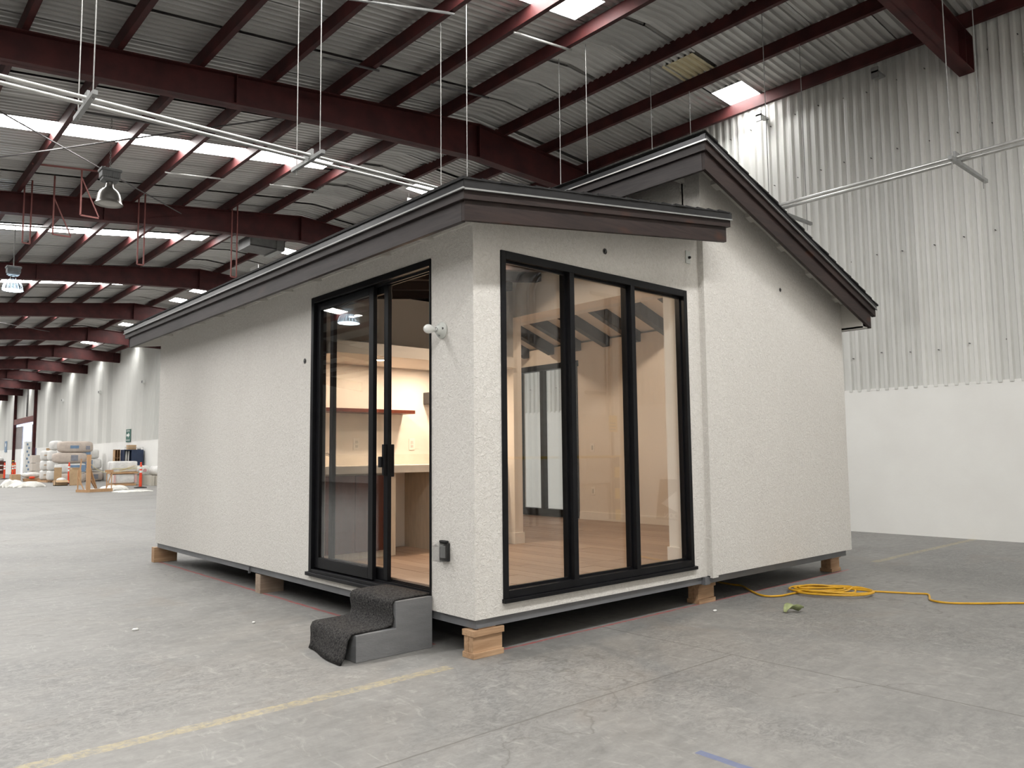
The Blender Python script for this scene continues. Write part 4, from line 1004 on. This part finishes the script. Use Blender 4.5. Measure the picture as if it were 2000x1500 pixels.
# crumpled sheeting
def heap(c, sx, sy, h, label, seed, n=26):
    rn = random.Random(seed); ph = [rn.uniform(0, 6) for _ in range(8)]; b = MB(); vs = []
    for i in range(n+1):
        for j in range(n+1):
            u = i/n*2-1; v = j/n*2-1; r = math.sqrt(u*u+v*v)
            k = max(0, 1-r**2.2)
            edge = 1+.16*math.sin(3*math.atan2(v, u)+ph[0])+.1*math.sin(7*math.atan2(v, u)+ph[1])
            z = h*k**.6*(.72+.16*math.sin(4*u+ph[2]+2*v)+.12*math.sin(5*v+ph[3]+3*u)+.04*math.sin(11*u+ph[4])*math.cos(9*v+ph[5]))
            vs.append((c[0]+u*sx/2*edge*(1 if r < 1 else 1/r), c[1]+v*sy/2*edge*(1 if r < 1 else 1/r), max(.004, z)+.002))
    b.add(vs, [(i*(n+1)+j, (i+1)*(n+1)+j, (i+1)*(n+1)+j+1, i*(n+1)+j+1) for i in range(n) for j in range(n)])
    o = solo('plastic_sheeting', b, TARP, label, 'sheeting', smooth=True)
    q = o.modifiers.new('solid', 'SOLIDIFY'); q.thickness = .006
heap((3.95, 38.4), 1.35, .9, .36, 'bunched white sheeting lying in the open aisle', 11)
heap((3.45, 39.0), .85, .8, .5, 'taller heap of white sheeting behind the bunched one', 12)
heap((5.75, 28.3), 1.35, 1.0, .10, 'white sheeting spread flat behind the house end', 13)
heap((5.85, 31.0), 1.0, 1.3, .26, 'crumpled white sheeting at the foot of the wrapped pallet', 14)
heap((4.92, 30.5), .5, .9, .14, 'small scrap of white sheeting inside the timber frame', 15)
# far left goods
t = thing('wood_crate', 'dark wooden crate with a bagged load near the distant posts', 'crate', (6.0, 62, 0))
for z in (.30, .62, .94): part('slat', MB().box(5.4, 6.55, 62, 62.05, z, z+.26), CABW, t)
part('bag_load', MB().sup((5.95, 62.5, 1.32), (1.1, .9, .4), 3, 20, 10, .05, 41), FILM, t, True)
part('side', MB().box(6.5, 6.55, 62, 63, .28, 1.2), CABW, t)
part('skid', MB().box(5.4, 6.55, 62, 63, 0, .28), PINE, t)
for i in range(3):
    solo('stacked_carton', MB().box(6.52-.02*i, 6.98, 52, 52.9, .08+.5*i, .56+.5*i), pm('pale_carton_%d' % i, (.62, .56, .50), (.55, .5, .45), 5, rough=.7), ('bottom pale carton of the stack by the gate', 'middle pale carton of the stack by the gate', 'top pale carton of the stack by the gate')[i], 'box', bevel=.006)
solo('thin_pallet', MB().box(6.50, 7.0, 51.9, 53, 0, .08), PINE, 'thin pallet under the stack of pale cartons', 'pallet')
solo('plywood_sheet', MB().box(7.25, 7.75, 52.2, 52.24, 0, 2.0), CARD, 'tan plywood sheet standing behind the bagged goods', 'plywood')
t = thing('lumber_pile', 'low pile of lumber scraps with pale tarp on top', 'lumber', (6.1, 50, 0))
for i in range(5): part('board', MB().box(5.75, 6.70, 49.6+.16*i, 49.72+.16*i, .0+.03*(i % 3), .12+.03*(i % 3)), PINE, t)
part('tarp', MB().sup((6.15, 50.2, .36), (1.0, .9, .34), 2.4, 20, 10, .08, 44), TARP, t, True)
part('orange_scrap', MB().sup((6.08, 49.55, .22), (.3, .2, .14), 3, 12, 8, .05, 45), ORANGE, t, True)
solo('carton', MB().box(5.15, 5.62, 50.2, 50.9, 0, .42), CARD, 'low brown carton beside the lumber pile', 'box', bevel=.005)
t = thing('wrapped_board_stack', 'tall white printed board bundle standing in the gateway', 'board bundle', (7.9, 62, 0))
part('bundle', MB().box(7.72, 8.12, 62, 62.8, 0, 2.62), SIGNW, t)
for i in range(9):
    part('print_mark', MB().box(7.80+.1*(i % 2), 7.90+.1*(i % 2), 61.99, 62.0, .25+.26*i, .40+.26*i), BLUEP, t)
t = thing('striped_bollard', 'yellow and black striped post by the distant delineators', 'bollard', (7.3, 64, 0))
for i in range(6): part('stripe', MB().lathe([(.09, .2*i), (.09, .2*i+.2)], (7.3, 64, 0), (0, 0, 1), 14), (YEL, BLK)[i % 2], t, True)
part('cap', MB().lathe([(.09, 1.2), (.05, 1.24), (0, 1.25)], (7.3, 64, 0), (0, 0, 1), 14), YEL, t, True)

# wall signs
def textmesh(body, size, m, parent, loc, rot):
    cu = bpy.data.curves.new('lettering', 'FONT'); cu.body = body; cu.size = size; cu.align_x = 'CENTER'; cu.align_y = 'CENTER'; cu.extrude = .002
    tmp = bpy.data.objects.new('tmp', cu); COL.objects.link(tmp)
    dg = bpy.context.evaluated_depsgraph_get(); me = bpy.data.meshes.new_from_object(tmp.evaluated_get(dg)); bpy.data.objects.remove(tmp)
    o = link('lettering', me, m, parent); o.location = Vector(loc)-root_of(parent).location; o.rotation_euler = rot; return o
RW = (math.pi/2, 0, -math.pi/2)      # text on the long wall, read from inside
t = thing('route_sign', 'green wall sign with a white arrow above the navy cabinet', 'sign', (XW-.05, 41.2, 2.5))
part('sign_plate', MB().box(XW-.05, XW-.03, 40.80, 41.62, 2.17, 2.86), GREEN, t)
part('arrow', MB().prism([(XW-.056, 41.50, 2.60), (XW-.056, 41.20, 2.60), (XW-.056, 41.20, 2.68), (XW-.056, 40.93, 2.54), (XW-.056, 41.20, 2.40), (XW-.056, 41.20, 2.48), (XW-.056, 41.50, 2.48)], (.006, 0, 0)), SIGNW, t)
textmesh('RUTA DE', .13, SIGNW, t, (XW-.055, 41.21, 2.77), RW); textmesh('EVACUACION', .10, SIGNW, t, (XW-.055, 41.21, 2.27), RW)
t = thing('wall_sign', 'small blue sign with white mark on the far wall', 'sign', (XW-.05, 79.5, 2.5))
part('sign_plate', MB().box(XW-.05, XW-.03, 79.0, 80.2, 2.0, 3.0), BLUEP, t); part('mark', MB().box(XW-.056, XW-.05, 79.4, 79.8, 2.5, 2.8), SIGNW, t)
for y, z, lb in ((38.6, 5.15, 'small box lamp high on the corrugated wall above the cubby shelf'), (47.2, 5.2, 'small box lamp high on the corrugated wall above the bag stacks'), (57.0, 5.3, 'small box lamp high on the corrugated wall toward the gate')):
    q = thing('wall_lamp', lb, 'lamp', (XW-.1, y, z), 'box lamps on the long wall')
    part('housing', MB().box(XW-.14, XW-.0, y, y+.22, z, z+.18), SIGNW, q); part('lens', MB().box(XW-.15, XW-.14, y+.03, y+.19, z+.03, z+.15), LAMPG, q)

# ---- things along the end wall behind the viewpoint, seen mirrored in the front window
t = thing('end_wall_conduit', 'grey conduits running up the painted block end wall', 'conduit', (6.2, YF+.06, 0))
for x in (5.90, 6.22, 6.37): part('pipe', MB().tube([(x, YF+.05, 0), (x, YF+.05, 4.2), (x+.1, YF+.05, 4.42), (x+.3, YF+.05, 4.55), (x+1.6, YF+.05, 4.65)], .028, 8), GALVD, t, True)
for x, z in ((5.7, 3.35), (7.9, 4.35), (7.7, 2.4)): part('strap', MB().box(x, x+.8, YF, YF+.04, z, z+.06), GALVD, t)
for x in (8.30, 8.42): part('pipe', MB().tube([(x, YF+.05, 0), (x, YF+.05, 4.4)], .028, 8), GALVD, t, True)
t = thing('electric_panel', 'grey electrical panel box on the painted block end wall', 'panel box', (8.0, YF, .75))
part('box', MB().box(7.55, 8.2, YF+.004, YF+.16, .7, 2.0), SOFF, t, bevel=.01)
part('door', MB().box(7.60, 8.15, YF+.16, YF+.175, .75, 1.95), SOFF, t, bevel=.005)
t = thing('barrier_rail', 'yellow guard rail on striped posts before the end wall', 'rail', (5.5, YF+.25, 0))
part('rail', MB().tube([(2.0, YF+.25, 1.2), (8.9, YF+.25, 1.2)], .025, 8), YEL, t, True)
for x in (2.2, 8.30):
    for i in range(6): part('post_band', MB().lathe([(.05, .2*i), (.05, .2*i+.2)], (x, YF+.25, 0), (0, 0, 1), 12), (YEL, BLK)[i % 2], t, True)
t = thing('notice_sign', 'small yellow notice fixed to the painted end wall', 'sign', (8.37, YF+.02, 1.7))
part('sign_plate', MB().box(8.23, 8.51, YF+.08, YF+.095, 1.68, 2.0), YEL, t)
part('bracket', MB().box(8.32, 8.42, YF, YF+.08, 1.8, 1.9), GALVD, t)
for i in range(3): part('text_line', MB().box(8.28, 8.46, YF+.095, YF+.098, 1.72+.06*i, 1.74+.06*i), DKROD, t)
t = thing('leaning_board', 'dark sign board with a pale diamond leaning on the long wall', 'sign', (8.97, -4.9, 0))
part('board', MB().prism([(8.90, -5.47, .0), (8.90, -4.30, .0), (9.00, -4.30, .76), (9.00, -5.43, .76)], (.02, 0, 0)), DKROD, t)
part('diamond', MB().prism([(8.930, -5.36, .30), (8.911, -4.90, .12), (8.930, -4.44, .30), (8.966, -4.90, .62)], (.004, 0, 0)), SIGNW, t)
textmesh('CION', .14, SIGNW, t, (8.902, -5.10, .075), (math.radians(82), 0, -math.pi/2))
